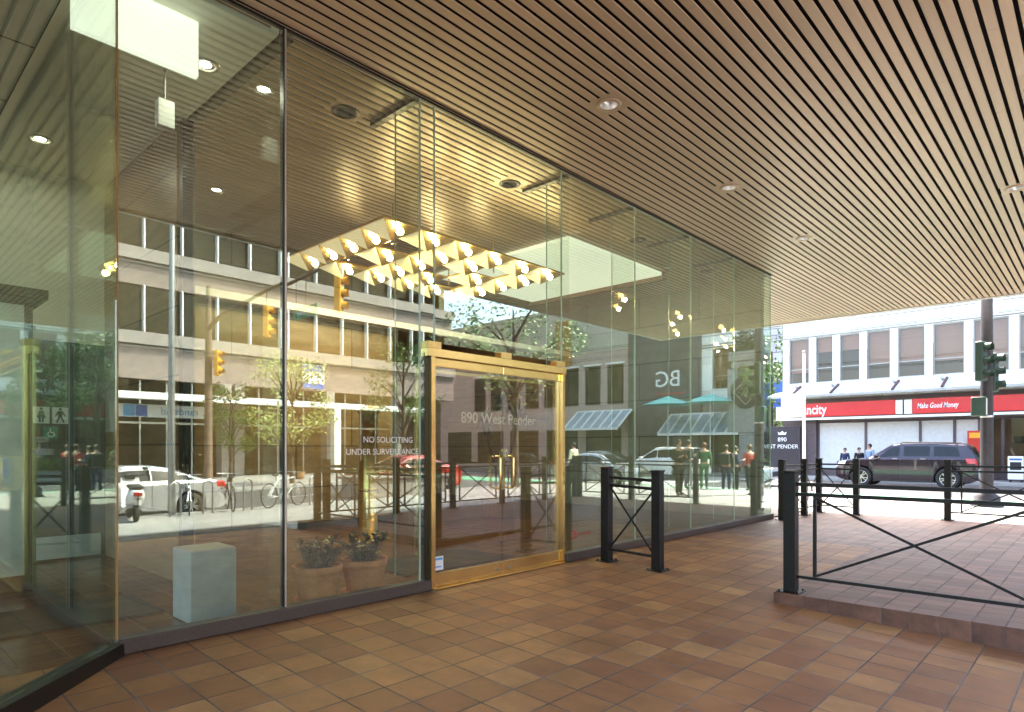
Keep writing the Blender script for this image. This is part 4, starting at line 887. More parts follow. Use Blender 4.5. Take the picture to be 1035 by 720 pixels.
# ------------------------------------------------------------------ two-wheelers and street furniture
def make_bike(loc, rz, label, basket=False, m='black'):
    t = thing('bicycle', label, 'bicycle', loc, rz, 'bicycles at the racks')
    r = 0.34
    for x in (-0.52, 0.52):
        mb = MB(); mb.tube([(x + r * math.cos(a), 0, r + 0.012 + r * math.sin(a)) for a in [2 * PI * k / 28 for k in range(28)]], 0.018, 6, closed=True)
        w = mb.build('wheel', 'rubber', t)
        mb = MB()
        for k in range(14):
            a = PI * 2 * k / 14; mb.bar((x, 0.01 * (-1) ** k, r + 0.012), (x + r * math.cos(a), 0, r + 0.012 + r * math.sin(a)), 0.004, 0.004)
        mb.build('spokes', 'steel', w)
    mb = MB(); bb = (-0.08, 0, 0.29); st = (-0.2, 0, 0.80); hd = (0.36, 0, 0.86); hl = (0.4, 0, 0.68)
    for a, b in ((bb, st), (st, hd), (bb, hl), (hd, hl), ((-0.52, 0.05, 0.352), bb), ((-0.52, -0.05, 0.352), bb), ((-0.52, 0.04, 0.352), (-0.19, 0.01, 0.75)), ((-0.52, -0.04, 0.352), (-0.19, -0.01, 0.75)), (hl, (0.52, 0.05, 0.352)), (hl, (0.52, -0.05, 0.352))):
        mb.cyl(a, b, 0.016, n=8)
    mb.build('frame', m, t)
    mb = MB(); mb.tube([(0.34, 0.0, 0.84), (0.33, 0, 1.0), (0.36, 0.0, 1.01)], 0.014, 8); mb.tube([(0.26, 0.29, 1.02), (0.36, 0.14, 1.01), (0.38, 0, 1.01), (0.36, -0.14, 1.01), (0.26, -0.29, 1.02)], 0.013, 8); mb.build('handlebar', 'steel', t)
    mb = MB(); mb.cyl((-0.2, 0, 0.78), (-0.235, 0, 0.92), 0.013, n=8); mb.ball((-0.25, 0, 0.935), 0.12, 12, 8, sc=(1.1, 0.65, 0.3)); mb.build('saddle', 'car_trim', t)
    mb = MB(); mb.cyl((-0.08, 0.06, 0.29), (-0.08, 0.075, 0.29), 0.09, n=18); mb.bar((-0.08, 0.09, 0.29), (0.02, 0.09, 0.16), 0.015, 0.02); mb.bar((-0.08, -0.06, 0.29), (-0.18, -0.06, 0.42), 0.015, 0.02); mb.build('crank', 'steel', t)
    if basket:
        mb = MB(); mb.lathe([(0.13, 0.78), (0.18, 1.0), (0.17, 1.0), (0.125, 0.79)], (0.55, 0, 0), 16); mb.build('basket', 'wicker', t)
    return t
make_bike((6.9, 9.15, -0.2), R(65), 'white city bicycle with a wicker basket mirrored left of the mullion', True, 'car_white')
make_bike((7.05, 6.65, -0.224), R(20), 'pale bicycle locked to the first hoop behind the scooter', False, 'car_silver')
make_bike((7.1, 7.75, -0.224), R(15), 'dark bicycle locked to the rightmost hoop near the sedan tail', False)
def rack(loc, label):
    t = thing('bike_rack', label, 'bike rack', loc, R(70), 'bike hoops on the sidewalk')
    mb = MB(); mb.tube([(-0.15, 0, 0)] + [(-0.15 * math.cos(a), 0, 0.72 + 0.15 * math.sin(a)) for a in [PI * k / 10 for k in range(11)]] + [(0.15, 0, 0)], 0.026, 10); mb.build('hoop', 'grey_metal', t)
    mb = MB(); mb.lathe([(0.06, 0), (0.06, 0.008), (0.03, 0.01)], (-0.15, 0, 0), 14); mb.lathe([(0.06, 0), (0.06, 0.008), (0.03, 0.01)], (0.15, 0, 0), 14); mb.build('foot_plates', 'grey_metal', t)
rack((6.45, 6.1, -0.222), 'grey hoop bike rack standing just right of the scooter')
rack((6.7, 7.0, -0.222), 'grey hoop bike rack behind the pale bicycle')
rack((6.75, 8.1, -0.222), 'grey hoop bike rack by the dark bicycle')
rack((6.75, 9.9, -0.205), 'grey hoop bike rack standing alone right of the basket bicycle')
# scooter seen from behind
t = thing('motor_scooter', 'white and black motor scooter parked rear towards the glass', 'scooter', (6.5, 5.15, -0.222), R(10))
for x in (-0.55, 0.62):
    mb = MB(); mb.lathe([(0.12, -0.05), (0.2, -0.05), (0.225, -0.03), (0.225, 0.03), (0.2, 0.05), (0.12, 0.05), (0.12, -0.05)], (x, 0, 0.225), 22, 0, 'Y', False); w = mb.build('wheel', 'rubber', t)
    mb = MB(); mb.lathe([(0.001, -0.03), (0.125, -0.03), (0.125, 0.03), (0.001, 0.03)], (x, 0, 0.225), 18, 0, 'Y', False); mb.build('rim', 'rim', w)
mb = MB()
for (x, w, z0, z1) in ((-0.82, 0.12, 0.62, 0.72), (-0.78, 0.17, 0.5, 0.76), (-0.5, 0.20, 0.4, 0.78), (-0.2, 0.17, 0.32, 0.72), (-0.05, 0.14, 0.3, 0.5)): pass
st = [(-0.85, 0.08, 0.60, 0.70), (-0.75, 0.16, 0.48, 0.76), (-0.5, 0.20, 0.38, 0.78), (-0.2, 0.18, 0.3, 0.72), (0.0, 0.15, 0.27, 0.40), (0.3, 0.15, 0.26, 0.32)]
vs = [p for (x, w, z0, z1) in st for p in ((x, -w * 0.7, z0), (x, w * 0.7, z0), (x, w, (z0 + z1) / 2), (x, w * 0.7, z1), (x, -w * 0.7, z1), (x, -w, (z0 + z1) / 2))]
mb.add(vs, [(i * 6 + k, i * 6 + (k + 1) % 6, i * 6 + 6 + (k + 1) % 6, i * 6 + 6 + k) for i in range(5) for k in range(6)] + [(0, 1, 2, 3, 4, 5), tuple(range(30, 36))], 0, True); mb.build('body', 'car_white', t)
mb = MB(); mb.prism([(0.3, 0.28), (0.42, 0.3), (0.56, 0.95), (0.5, 1.0)], -0.2, 0.2, 'Y'); mb.build('leg_shield', 'car_white', t)
mb = MB(); mb.bbox(-0.78, 0.0, -0.14, 0.14, 0.77, 0.86, 0.03); mb.build('seat', 'car_trim', t)
mb = MB(); mb.tube([(0.46, 0.34, 1.06), (0.52, 0.1, 1.04), (0.52, -0.1, 1.04), (0.46, -0.34, 1.06)], 0.018, 8); mb.bbox(0.45, 0.6, -0.12, 0.12, 0.96, 1.09, 0.02); mb.build('handlebar', 'car_trim', t)
mb = MB()
for s in (-1, 1): mb.cyl((0.5, 0.25 * s, 1.05), (0.47, 0.3 * s, 1.2), 0.007, n=6); mb.ball((0.46, 0.32 * s, 1.22), 0.055, 10, 6, sc=(0.4, 1.2, 0.8))
mb.build('mirrors', 'car_trim', t)
mb = MB(); mb.bbox(-0.885, -0.83, -0.09, 0.09, 0.62, 0.71, 0.01); mb.build('tail_light', 'tail', t)
mb = MB(); mb.box(-0.875, -0.865, -0.08, 0.08, 0.42, 0.53); mb.build('number_plate', 'white', t)
mb = MB(); mb.bar((-0.83, 0, 0.64), (-0.87, 0, 0.36), 0.14, 0.015, (0, 1, 0)); mb.cyl((-0.75, -0.17, 0.27), (-0.2, -0.15, 0.24), 0.05, 0.035, 12); mb.bar((-0.55, 0.1, 0.23), (-0.1, 0.1, 0.3), 0.03, 0.06); mb.build('exhaust', 'car_trim', t)
mb = MB(); mb.cyl((0.62, 0, 0.23), (0.5, 0, 0.98), 0.03, n=10); mb.bar((0.47, 0, 0.48), (0.78, 0, 0.46), 0.13, 0.02); mb.build('fork', 'car_white', t)
# planter bench
t = thing('sidewalk_planter', 'long low concrete planter on the sidewalk mirrored left of the doors', 'planter', (7.3, 13.4, -0.12))
mb = MB(); mb.bbox(-0.5, 0.5, -1.9, 1.9, 0, 0.62, 0.02); mb.bbox(-0.58, 0.58, -1.98, 1.98, 0.621, 0.72, 0.02); mb.build('trough', 'concrete', t)
mb = MB(); rnd = random.Random(5)
for k in range(900):
    p = Vector((rnd.uniform(-0.5, 0.5), rnd.uniform(-1.8, 1.8), rnd.uniform(0.72, 0.95))); a = rnd.uniform(0, 6.28); d = Vector((math.cos(a), math.sin(a), 0.8)) * 0.07; s = Vector((-math.sin(a), math.cos(a), 0.2)) * 0.03
    mb.add([p - s, p + s, p + d], [(0, 1, 2)])
mb.build('foliage', 'leaf', t)

def signal_head(parent, loc, rz, housing, n=3, lit=None, name='signal_head'):
    """three-lens traffic signal, lenses towards local -y"""
    rot = Matrix.Rotation(rz, 4, 'Z'); l = Vector(loc)
    def T(mb): mb.v = [tuple(rot @ Vector(p) + l) for p in mb.v]; return mb
    mb = MB(); mb.bbox(-0.15, 0.15, -0.09, 0.09, 0, 0.34 * n, 0.02); h = T(mb).build(name, housing, parent)
    for k in range(n):
        mb = MB(); zc = 0.17 + 0.34 * k
        mb.lathe([(0.001, -0.104), (0.115, -0.103), (0.12, -0.1)], (0, 0, zc), 18, 0, 'Y', False); T(mb).build('lens', 'lens', h)
        mb = MB(); g = []
        for a in [PI * (-0.12) + PI * 1.24 * i / 10 for i in range(11)]:
            for y, r in ((-0.09, 0.128), (-0.25, 0.128)): g.append((r * math.cos(a), y, zc + r * math.sin(a)))
        mb.add(g, [(2 * i, 2 * i + 1, 2 * i + 3, 2 * i + 2) for i in range(10)], 0, True); T(mb).build('visor', housing, h)
# traffic signal pole in front
t = thing('traffic_signal_pole', 'thick dark steel pole with a green traffic signal at the front kerb', 'traffic signal', (-2.35, 20.7, -0.004))
mb = MB(); mb.lathe([(0.36, 0), (0.36, 0.03), (0.30, 0.06), (0.29, 0.26), (0.18, 0.34), (0.15, 0.5), (0.135, 4.0), (0.12, 9.0), (0.08, 9.05)], n=24); mb.build('pole', 'pole', t)
mb = MB(); mb.lathe([(0.144, 2.32), (0.15, 2.32), (0.15, 2.37), (0.144, 2.37)], n=24, cap=False); mb.build('band', 'steel', t)
signal_head(t, (-0.08, -0.34, 3.25), R(75), 'sig_green')
signal_head(t, (0.10, 0.30, 3.0), R(80), 'sig_green')
mb = MB(); mb.bbox(-0.30, 0.02, -0.36, -0.14, 2.35, 2.85, 0.02); wk = mb.build('walk_signal', 'sig_green', t)
mb = MB(); mb.box(0.024, 0.03, -0.34, -0.16, 2.39, 2.81); mb.build('walk_face', 'white', wk)
mb = MB(); mb.cyl((0, -0.2, 3.45), (0, -0.33, 3.45), 0.025, n=8); mb.cyl((0, -0.2, 4.1), (0, -0.33, 4.1), 0.025, n=8); mb.cyl((0.1, 0.1, 3.4), (0.15, 0.28, 3.4), 0.025, n=8); mb.build('brackets', 'sig_green', t)
# thin sign pole
t = thing('sign_pole', 'thin white sign pole with a blank square panel at the kerb', 'street sign', (-7.45, 23.0 - 0.75, -0.004))
mb = MB(); mb.cyl((0, 0, 0), (0, 0, 4.7), 0.055, 0.045, 12); mb.lathe([(0.12, 0), (0.12, 0.02), (0.06, 0.05)], n=16); mb.build('pole', 'white', t)
mb = MB(); mb.bbox(-0.74, -0.05, -0.03, -0.015, 2.55, 3.35, 0.003); mb.build('sign_panel', 'white', t)
mb = MB(); mb.ball((0, 0, 4.72), 0.06, 10, 6); mb.build('finial', 'grey_metal', t)
# mast with amber signals along the side street
t = thing('signal_mast', 'brown signal mast with a long arm and amber traffic lights mirrored in the left glass', 'traffic signal', (15.8, 10.7, -0.2))
mb = MB(); mb.lathe([(0.24, 0), (0.24, 0.3), (0.17, 0.4), (0.12, 7.0), (0.09, 8.2)], n=16); mb.build('pole', 'pole_brown', t)
mb = MB(); mb.tube([(0, 0, 6.5), (-1.5, -0.15, 6.8), (-6, -0.62, 6.9), (-11.4, -1.2, 6.85)], [0.09, 0.08, 0.06, 0.04], 10); mb.build('mast_arm', 'pole_brown', t)
signal_head(t, (-0.35, 0.2, 4.6), R(227), 'amber')
signal_head(t, (-6.3, -0.68, 5.35), R(227), 'amber')
signal_head(t, (-11.1, -1.2, 5.4), R(227), 'amber')
mb = MB(); mb.cyl((0, 0.1, 5.0), (-0.3, 0.2, 5.0), 0.025, n=8); mb.cyl((-6.3, -0.68, 6.37), (-6.3, -0.68, 6.9), 0.025, n=8); mb.cyl((-11.1, -1.2, 6.42), (-11.1, -1.2, 6.86), 0.025, n=8); mb.build('brackets', 'pole_brown', t)
sd_ = MB().bbox(-9.6, -8.2, -0.99, -0.96, 5.6, 5.95, 0.004).build('street_name_sign', 'sign_green', t)
text('W Pender', 0.24, (-8.9, -0.995, 5.78), '-Y', 'letter_white', sd_, ext=0.002)
mb = MB(); mb.cyl((-8.9, -0.975, 5.95), (-8.9, -0.94, 6.86), 0.015, n=6); mb.build('hanger', 'pole_brown', t)
# street lamp arm
t = thing('street_lamp', 'slanting street lamp with a glass cobra head mirrored at upper left', 'street lamp', (7.0, 6.2, -0.222))
mb = MB(); mb.tube([(0, 0, 0), (0, 0, 4.0), (0, 0.02, 8.5), (0.3, 0.15, 9.3), (1.5, 0.6, 9.7)], [0.09, 0.075, 0.06, 0.05, 0.04], 12); mb.build('pole', 'grey_metal', t)
mb = MB(); mb.ball((1.8, 0.7, 9.68), 0.35, 14, 8, sc=(1.1, 0.55, 0.32)); mb.build('lamp_head', 'steel', t)

# ------------------------------------------------------------------ trees
def tree(loc, h, cr, ch, label, seed, m='leaf', n=2600, group='street trees', leaf=0.11, cz=None):
    rnd = random.Random(seed)
    t = thing('street_tree', label, 'tree', loc, rnd.uniform(0, 6), group)
    mb = MB(); cz = cz or h - ch / 2
    mb.tube([(0, 0, 0), (0.04, 0.02, h * 0.25), (-0.03, 0.05, h * 0.5), (0.02, 0, h * 0.85)], [h * 0.022, h * 0.016, h * 0.012, h * 0.004], 10)
    cl = []
    for k in range(16):
        a = k * 2.4 + rnd.uniform(-0.4, 0.4); f = rnd.uniform(0.35, 1.0) ** 0.6; zz = rnd.uniform(-0.85, 0.95); rr = cr * f * math.sqrt(max(0.05, 1 - zz * zz * 0.9))
        c = Vector((rr * math.cos(a), rr * math.sin(a), cz + zz * ch / 2)); s0 = Vector((0, 0, max(h * 0.22, c.z - ch * 0.35)))
        mb.tube([s0, s0.lerp(c, 0.5) + Vector((0, 0, ch * 0.05)), c], [h * 0.008, h * 0.005, 0.008], 6)
        cl.append((c, cr * rnd.uniform(0.28, 0.45)))
    mb.build('trunk', 'bark', t)
    mb = MB()
    for k in range(n):
        c, r = cl[rnd.randrange(len(cl))]
        d = Vector((rnd.gauss(0, 1), rnd.gauss(0, 1), rnd.gauss(0, 0.75))).normalized() * r * rnd.uniform(0.25, 1.0) ** 0.5
        p = c + d; a = rnd.uniform(0, 6.28); el = rnd.uniform(-0.8, 0.8); l = leaf * rnd.uniform(0.7, 1.4)
        u = Vector((math.cos(a) * math.cos(el), math.sin(a) * math.cos(el), math.sin(el))) * l; s = u.orthogonal().normalized() * l * 0.45
        mb.add([p, p + u * 0.5 + s, p + u, p + u * 0.5 - s], [(0, 1, 2, 3)])
    mb.build('crown', m, t)
    return t
tree((7.9 - 1.4, 18.6, -0.0), 8.2, 2.3, 4.4, 'leafy tree mirrored above the brass doors', 1, n=3200)
tree((16.2, 14.2, -0.1), 5.4, 1.7, 3.8, 'young yellow green tree mirrored behind the concrete planter', 2, 'leaf_yellow', 2400)
tree((19.5, 13.2, -0.1), 4.6, 1.1, 3.6, 'slim tree mirrored beside the shop window column', 3, n=1800)
tree((16.4, 20.5, 0), 7.0, 2.0, 4.5, 'round tree mirrored at the end of the banded building', 4, n=2200)
tree((-16.2, 41.5, 0), 9.0, 3.0, 6.5, 'avenue tree at the near corner of the bank', 11, n=2600, leaf=0.2)
tree((-16.0, 50, 0), 10, 3.2, 7.5, 'avenue tree second beyond the bank corner', 12, n=2200, leaf=0.24)
tree((-30.6, 40, 0), 10, 3.6, 7.5, 'avenue tree at the far left corner', 13, n=2600, leaf=0.24)
tree((-30.8, 48, 0), 11, 3.8, 8.5, 'avenue tree second on the far left side', 14, n=2200, leaf=0.26)
tree((-15.9, 62, 0), 11, 3.4, 8.5, 'avenue tree third beyond the bank corner', 15, n=1800, leaf=0.3)
tree((-31, 60, 0), 12, 4.2, 9.5, 'avenue tree third on the far left side', 16, n=1800, leaf=0.32)
tree((-30.8, 76, 0), 12, 4.2, 9.5, 'avenue tree furthest on the far left side', 17, n=1500, leaf=0.36)
tree((-16.0, 78, 0), 12, 3.8, 9.5, 'avenue tree furthest behind the bank', 18, n=1500, leaf=0.36)
tree((1.3, 36.6, -0.004), 6.6, 1.7, 4.2, 'leafy street tree before the bank mirrored in the angled left glass', 21, n=2600, leaf=0.16)
tree((2.9, 33.9 + 1.9, -0.004), 7.4, 1.7, 4.8, 'taller street tree by the green planting mirrored in the angled left glass', 22, n=2600, leaf=0.16)
# hedge-like bright planting on the avenue corner
t = thing('corner_planting', 'low bright green planting in a kerb bed before the bank, mirrored in the angled glass', 'planting', (2.2, 35.75, -0.004))
MB().bbox(-1.6, 1.6, -0.5, 0.5, 0, 0.35, 0.02).build('bed', 'concrete', t)
mb = MB(); rnd = random.Random(8)
for k in range(1600):
    p = Vector((rnd.uniform(-1.6, 1.6), rnd.uniform(-0.5, 0.5), rnd.uniform(0.3, 0.95))); a = rnd.uniform(0, 6.28); d = Vector((math.cos(a), math.sin(a), 0.7)) * 0.12; s = Vector((-math.sin(a), math.cos(a), 0.2)) * 0.05
    mb.add([p - s, p + s, p + d], [(0, 1, 2)])
mb.build('foliage', 'leaf_yellow', t)

# ------------------------------------------------------------------ buildings across the front street (plane Y = 38)
BK = thing('bank_building', 'white panelled bank building with a red sign band across the front street', 'building', (-3.5, 38.0, 0))
XL, XR, YB = -13.9, 8.3, 38.0
mb = MB()
mb.box(XL, XR, YB, YB + 14, 7.75, 11.5); mb.box(XL, XR, YB, YB + 14, 4.3, 5.18)
wins = []
pitch = 1.47; x = -14.75
edges = [(760 + a / 3.6, 760 + b / 3.6) for a, b in ((65, 120), (138, 205), (225, 295), (315, 388), (408, 490), (508, 597), (615, 708), (728, 822), (838, 950))]
WX = [(-13.55, -12.45), (-12.1, -11.2), (-10.85, -9.85), (-9.5, -8.4), (-8.05, -6.85), (-6.5, -5.2), (-4.85, -3.45), (-3.1, -1.9), (-1.45, 0.1), (0.5, 2.0), (2.4, 3.8), (4.2, 5.6), (6.0, 7.6)]
px_ = XL
for a, b in WX:
    mb.box(px_, a, YB, YB + 0.5, 5.182, 7.748); px_ = b
mb.box(px_, XR, YB, YB + 0.5, 5.182, 7.748)
mb.build('white_wall', 'white_wall', BK, True)
mb = MB(); mb.box(XL, XR, YB - 0.05, YB - 0.002, 7.79, 7.86); mb.box(XL, XR, YB - 0.03, YB - 0.002, 7.98, 8.02); mb.build('cornice_line', 'grey_metal', BK, True)
mb = MB(); mb.box(XL + 0.1, XR - 0.1, YB + 0.75, YB + 0.8, 4.4, 7.74); mb.build('upper_room', 'win_dark', BK, True)
rnd = random.Random(21)
for i, (a, b) in enumerate(WX):
    fx = MB(); c = 0.05
    fx.box(a, a + c, YB + 0.1, YB + 0.2, 5.184, 7.746); fx.box(b - c, b, YB + 0.1, YB + 0.2, 5.184, 7.746); fx.box(a + c, b - c, YB + 0.1, YB + 0.2, 5.184, 5.24); fx.box(a + c, b - c, YB + 0.1, YB + 0.2, 7.69, 7.746); fx.box(a + c, b - c, YB + 0.12, YB + 0.18, 5.98, 6.02)
    w = fx.build('window', 'grey_metal', BK, True)
    off = -Vector(BK.location)
    q = MB().box(a + c, b - c, YB + 0.14, YB + 0.15, 5.241, 7.689).build('pane', 'win_glass', w); q.location = off
    if i > 2 or i == 0:
        z = 5.85 + rnd.uniform(-0.1, 0.25)
        q = MB().box(a + c, b - c, YB + 0.3, YB + 0.32, z, 7.70).build('blind', 'blind', w); q.location = off
    else:
        q = MB().box(a + c, b - c, YB + 0.3, YB + 0.32, 6.9, 7.70).build('blind', 'blind', w); q.location = off
# glass canopy on brackets
mb = MB(); mb.add([(XL - 0.3, YB - 0.05, 4.72), (4.9, YB - 0.05, 4.72), (4.9, YB - 1.5, 4.42), (XL - 0.3, YB - 1.5, 4.42), (XL - 0.3, YB - 0.05, 4.69), (4.9, YB - 0.05, 4.69), (4.9, YB - 1.5, 4.39), (XL - 0.3, YB - 1.5, 4.39)], [(0, 1, 2, 3), (7, 6, 5, 4), (0, 4, 5, 1), (1, 5, 6, 2), (2, 6, 7, 3), (3, 7, 4, 0)])
mb.build('glass_canopy', 'canopy_glass', BK, True)
mb = MB(); mb.box(XL - 0.3, 4.9, YB - 1.6, YB - 1.502, 4.28, 4.41); mb.build('canopy_beam', 'grey_metal', BK, True)
for x in (-12.9, -10.9, -8.0, -5.9, -2.6, 0.5, 3.5):
    mb = MB(); mb.bar((x, YB - 0.02, 5.02), (x + 0.0, YB - 1.45, 4.46), 0.1, 0.09); mb.build('canopy_bracket', 'bracket', BK, True)
for x in (-13.1, -11.2, -8.2, -6.1, -2.8):
    mb = MB(); mb.cyl((x, YB - 0.02, 4.95), (x, YB - 0.2, 5.0), 0.07, n=10); mb.build('canopy_light', 'grey_metal', BK, True)
# ground floor: frames and frosted panels
mb = MB(); mb.box(XL, XR, YB + 0.15, YB + 0.4, 3.0, 4.28); mb.build('sign_beam', 'concrete', BK, True)
mb = MB(); mb.box(-13.0, -12.0, YB - 0.2, YB + 0.4, -0.004, 3.2); mb.box(XL, -13.02, YB + 0.02, YB + 0.4, -0.004, 3.2); mb.build('plum_pier', 'purple_stone', BK, True)
fx = [-11.95, -9.55, -7.05, -5.6, -4.6, -3.7, -1.2, 1.3, 3.7, 6.0, 8.25]
mb = MB()
for x in fx: mb.box(x - 0.06, x + 0.06, YB - 0.02, YB + 0.12, -0.004, 3.0)
mb.box(fx[0], fx[-1], YB - 0.015, YB + 0.1, -0.004, 0.4); mb.box(fx[0], fx[-1], YB - 0.014, YB + 0.1, 2.9, 2.999)
mb.build('shop_frame', 'purple_stone', BK, True)
for a, b in zip(fx[:4], fx[1:5]):
    q = MB().box(a + 0.061, b - 0.061, YB + 0.03, YB + 0.05, 0.41, 2.89).build('frosted_window', 'frosted', BK, True)
for a, b in zip(fx[4:-1], fx[5:]):
    q = MB().box(a + 0.061, b - 0.061, YB + 0.03, YB + 0.04, 0.41, 2.89).build('shop_window', 'win_glass', BK, True)
mb = MB(); mb.box(fx[4], XR, YB + 2.5, YB + 2.6, 0, 3.0); mb.build('shop_interior', 'beige_wall', BK, True)
mb = MB(); mb.box(-3.4, 6.0, YB + 1.2, YB + 1.3, 1.75, 2.1); mb.box(-3.4, 6, YB + 1.4, YB + 1.9, 0, 0.95); mb.build('shop_counter', 'win_dark', BK, True)
# red sign
SG = thing('bank_sign', 'long red sign band with white lettering over the frosted windows', 'shop sign', (-9.0, YB - 1.0, 3.27))
def rsec(x0, x1, nm): return MB().bbox(x0, x1, YB - 1.05, YB - 0.9, 3.23, 3.97, 0.01).build(nm, 'red', SG, True)
rsec(-13.15, -7.95, 'red_band'); rsec(-7.2, 4.9, 'red_band')
mb = MB(); mb.box(-13.9, -13.17, YB - 1.04, YB - 0.92, 3.18, 3.85); mb.box(-7.93, -7.63, YB - 1.04, YB - 0.92, 3.24, 3.94); mb.box(-7.55, -7.22, YB - 1.04, YB - 0.92, 3.24, 3.94); mb.box(-13.9, 4.9, YB - 1.03, YB - 0.94, 3.06, 3.179); mb.build('white_end_panel', 'white', SG, True)
text('Vancity', 0.74, (-12.0, YB - 1.056, 3.60), '-Y', 'letter_white', SG, ext=0.004, world=True, sx=0.72, bold=0.012)
text('Make Good Money', 0.36, (-6.15, YB - 1.056, 3.60), '-Y', 'letter_white', SG, ext=0.004, world=True, shear=0.25, sx=0.60, bold=0.004)
# address sign
t = thing('address_sign', 'dark address sign board with a white crown and 890 WEST PENDER', 'sign board', (-13.95, 37.4, -0.004))
mb = MB(); mb.bbox(-1.0, 1.25, -0.06, 0.06, 0.0, 2.75, 0.01); mb.build('board', 'sign_plum', t)
text('890', 0.34, (0.25, -0.066, 2.0), '-Y', 'letter_white', t, ext=0.003)
text('WEST PENDER', 0.32, (0.1, -0.066, 1.6), '-Y', 'letter_white', t, ext=0.003)
mb = MB(); mb.prism([(0.05, 2.28), (0.45, 2.28), (0.5, 2.45), (0.38, 2.38), (0.25, 2.5), (0.12, 2.38), (0.0, 2.45)], -0.068, -0.0605, 'Y'); mb.build('crown_emblem', 'letter_white', t)
# red machine and news boxes
t = thing('red_vending_machine', 'red upright machine with an orange panel outside the bank', 'machine', (-4.55, 37.45, -0.004))
MB().bbox(-0.42, 0.42, -0.3, 0.3, 0, 2.35, 0.02).build('cabinet', 'red_paint', t)
MB().box(-0.34, 0.34, -0.306, -0.301, 2.0, 2.25).build('bright_panel', 'amber', t)
MB().box(-0.2, 0.3, -0.306, -0.301, 0.9, 1.25).build('screen', 'frost', t)
def newsbox(x, label, m, disc):
    t = thing('news_box', label, 'newspaper box', (x, 36.2, -0.004), 0, 'newspaper boxes on the far sidewalk')
    MB().bbox(-0.28, 0.28, -0.24, 0.24, 0.12, 1.15, 0.02).build('cabinet', m, t)
    mb = MB()
    for sx in (-1, 1): mb.box(sx * 0.2 - 0.03, sx * 0.2 + 0.03, -0.18, 0.18, 0, 0.119)
    mb.build('feet', 'car_trim', t)
    MB().box(-0.22, 0.22, -0.246, -0.241, 0.98, 1.06).build('title_strip', 'white' if m != 'white' else 'sign_blue', t)
    if disc: MB().lathe([(0.001, -0.246), (0.19, -0.246), (0.19, -0.241)], (0, 0, 0.7), 22, 0, 'Y', False).build('round_badge', 'white', t)
    else: MB().box(-0.2, 0.2, -0.246, -0.241, 0.55, 0.9).build('display_window', 'win_dark', t)
newsbox(-2.35, 'black newspaper box with a white round badge', 'black', True)
newsbox(-3.05, 'white newspaper box left of the black one', 'white', False)
newsbox(-1.6, 'teal newspaper box right of the black one', 'teal', False)
newsbox(-0.9, 'dark blue newspaper box at the right end of the row', 'sign_blue', False)

# dark building with its sign, rose building and awnings (mirrored in the right part of the glass)
DB = thing('dark_building', 'dark stone corner building with white BG letters', 'building', (10.9, 38.0, 0))
mb = MB(); mb.box(8.3, 13.6, YB - 0.2, YB + 14, -0.004, 16); mb.build('wall', 'dark_wall', DB, True)
text('BG', 1.5, (10.7, YB - 0.21, 6.0), '-Y', 'letter_white', DB, ext=0.008, world=True)
mb = MB(); mb.box(10.3, 12.9, YB - 0.215, YB - 0.202, 0.0, 2.4); mb.build('dark_door', 'win_dark', DB, True)
mb = MB(); mb.box(9.5, 11.7, YB - 0.212, YB - 0.201, 5.05, 5.12); mb.build('underline', 'letter_red', DB, True)
RB = thing('rose_building', 'rose stucco building with square windows and an oak coloured panel', 'building', (19, 38.0, 0))
mb = MB(); mb.box(13.6, 34, YB, YB + 14, -0.004, 12); mb.build('wall', 'pink_wall', RB, True)
mb = MB(); mb.box(13.6, 34, YB - 0.06, YB - 0.002, 8.4, 12.0); mb.build('upper_wall', 'beige_wall', RB, True)
mb = MB(); mb.box(18.6, 19.9, YB - 0.14, YB - 0.062, 7.6, 11.0); mb.build('oak_panel', 'wood_orange', RB, True)
for k in range(8):
    a = 14.1 + k * 1.95
    f = MB(); f.box(a, a + 1.35, YB - 0.02, YB - 0.004, 4.6, 7.4); w = f.build('window', 'car_trim', RB, True)
    q = MB().box(a + 0.06, a + 1.29, YB - 0.03, YB - 0.0205, 4.66, 7.34).build('pane', 'car_glass', w); q.location = -Vector(RB.location)
    mb = MB(); mb.box(a - 0.1, a + 1.45, YB - 0.12, YB - 0.022, 7.42, 7.55)
    q = mb.build('sill', 'white', w); q.location = -Vector(RB.location)
for k in range(5):
    a = 14.3 + k * 3.8
    MB().box(a, a + 3.0, YB - 0.03, YB - 0.004, 0.3, 2.9).build('shop_window', 'car_glass', RB, True)
def awning(x0, x1, z, label, m='awning_blue'):
    t = thing('glass_awning', label, 'awning', ((x0 + x1) / 2, YB - 0.2, z), 0, 'sloping glass awnings')
    L_ = (x1 - x0) / 2
    mb = MB(); mb.add([(-L_, -0.05, 1.35), (L_, -0.05, 1.35), (L_, -1.7, 0.1), (-L_, -1.7, 0.1), (-L_, -0.05, 1.32), (L_, -0.05, 1.32), (L_, -1.7, 0.07), (-L_, -1.7, 0.07)], [(0, 1, 2, 3), (7, 6, 5, 4), (0, 4, 5, 1), (1, 5, 6, 2), (2, 6, 7, 3), (3, 7, 4, 0)]); mb.build('glazing', m, t)
    mb = MB(); n = int(L_ * 2 / 0.75)
    for k in range(n + 1):
        x = -L_ + 2 * L_ * k / n; mb.bar((x, -0.05, 1.385), (x, -1.72, 0.125), 0.13, 0.05)
    mb.bar((-L_, -1.74, 0.06), (L_, -1.74, 0.06), 0.1, 0.16); mb.bar((-L_, -0.02, 1.40), (L_, -0.02, 1.40), 0.06, 0.1)
    mb.build('glazing_bars', 'white', t)
awning(5.1, 10.4, 2.3, 'sloping glass awning mirrored on the dark building')
awning(13.3, 17.9, 2.75, 'blue sloping glass awning mirrored on the rose building')
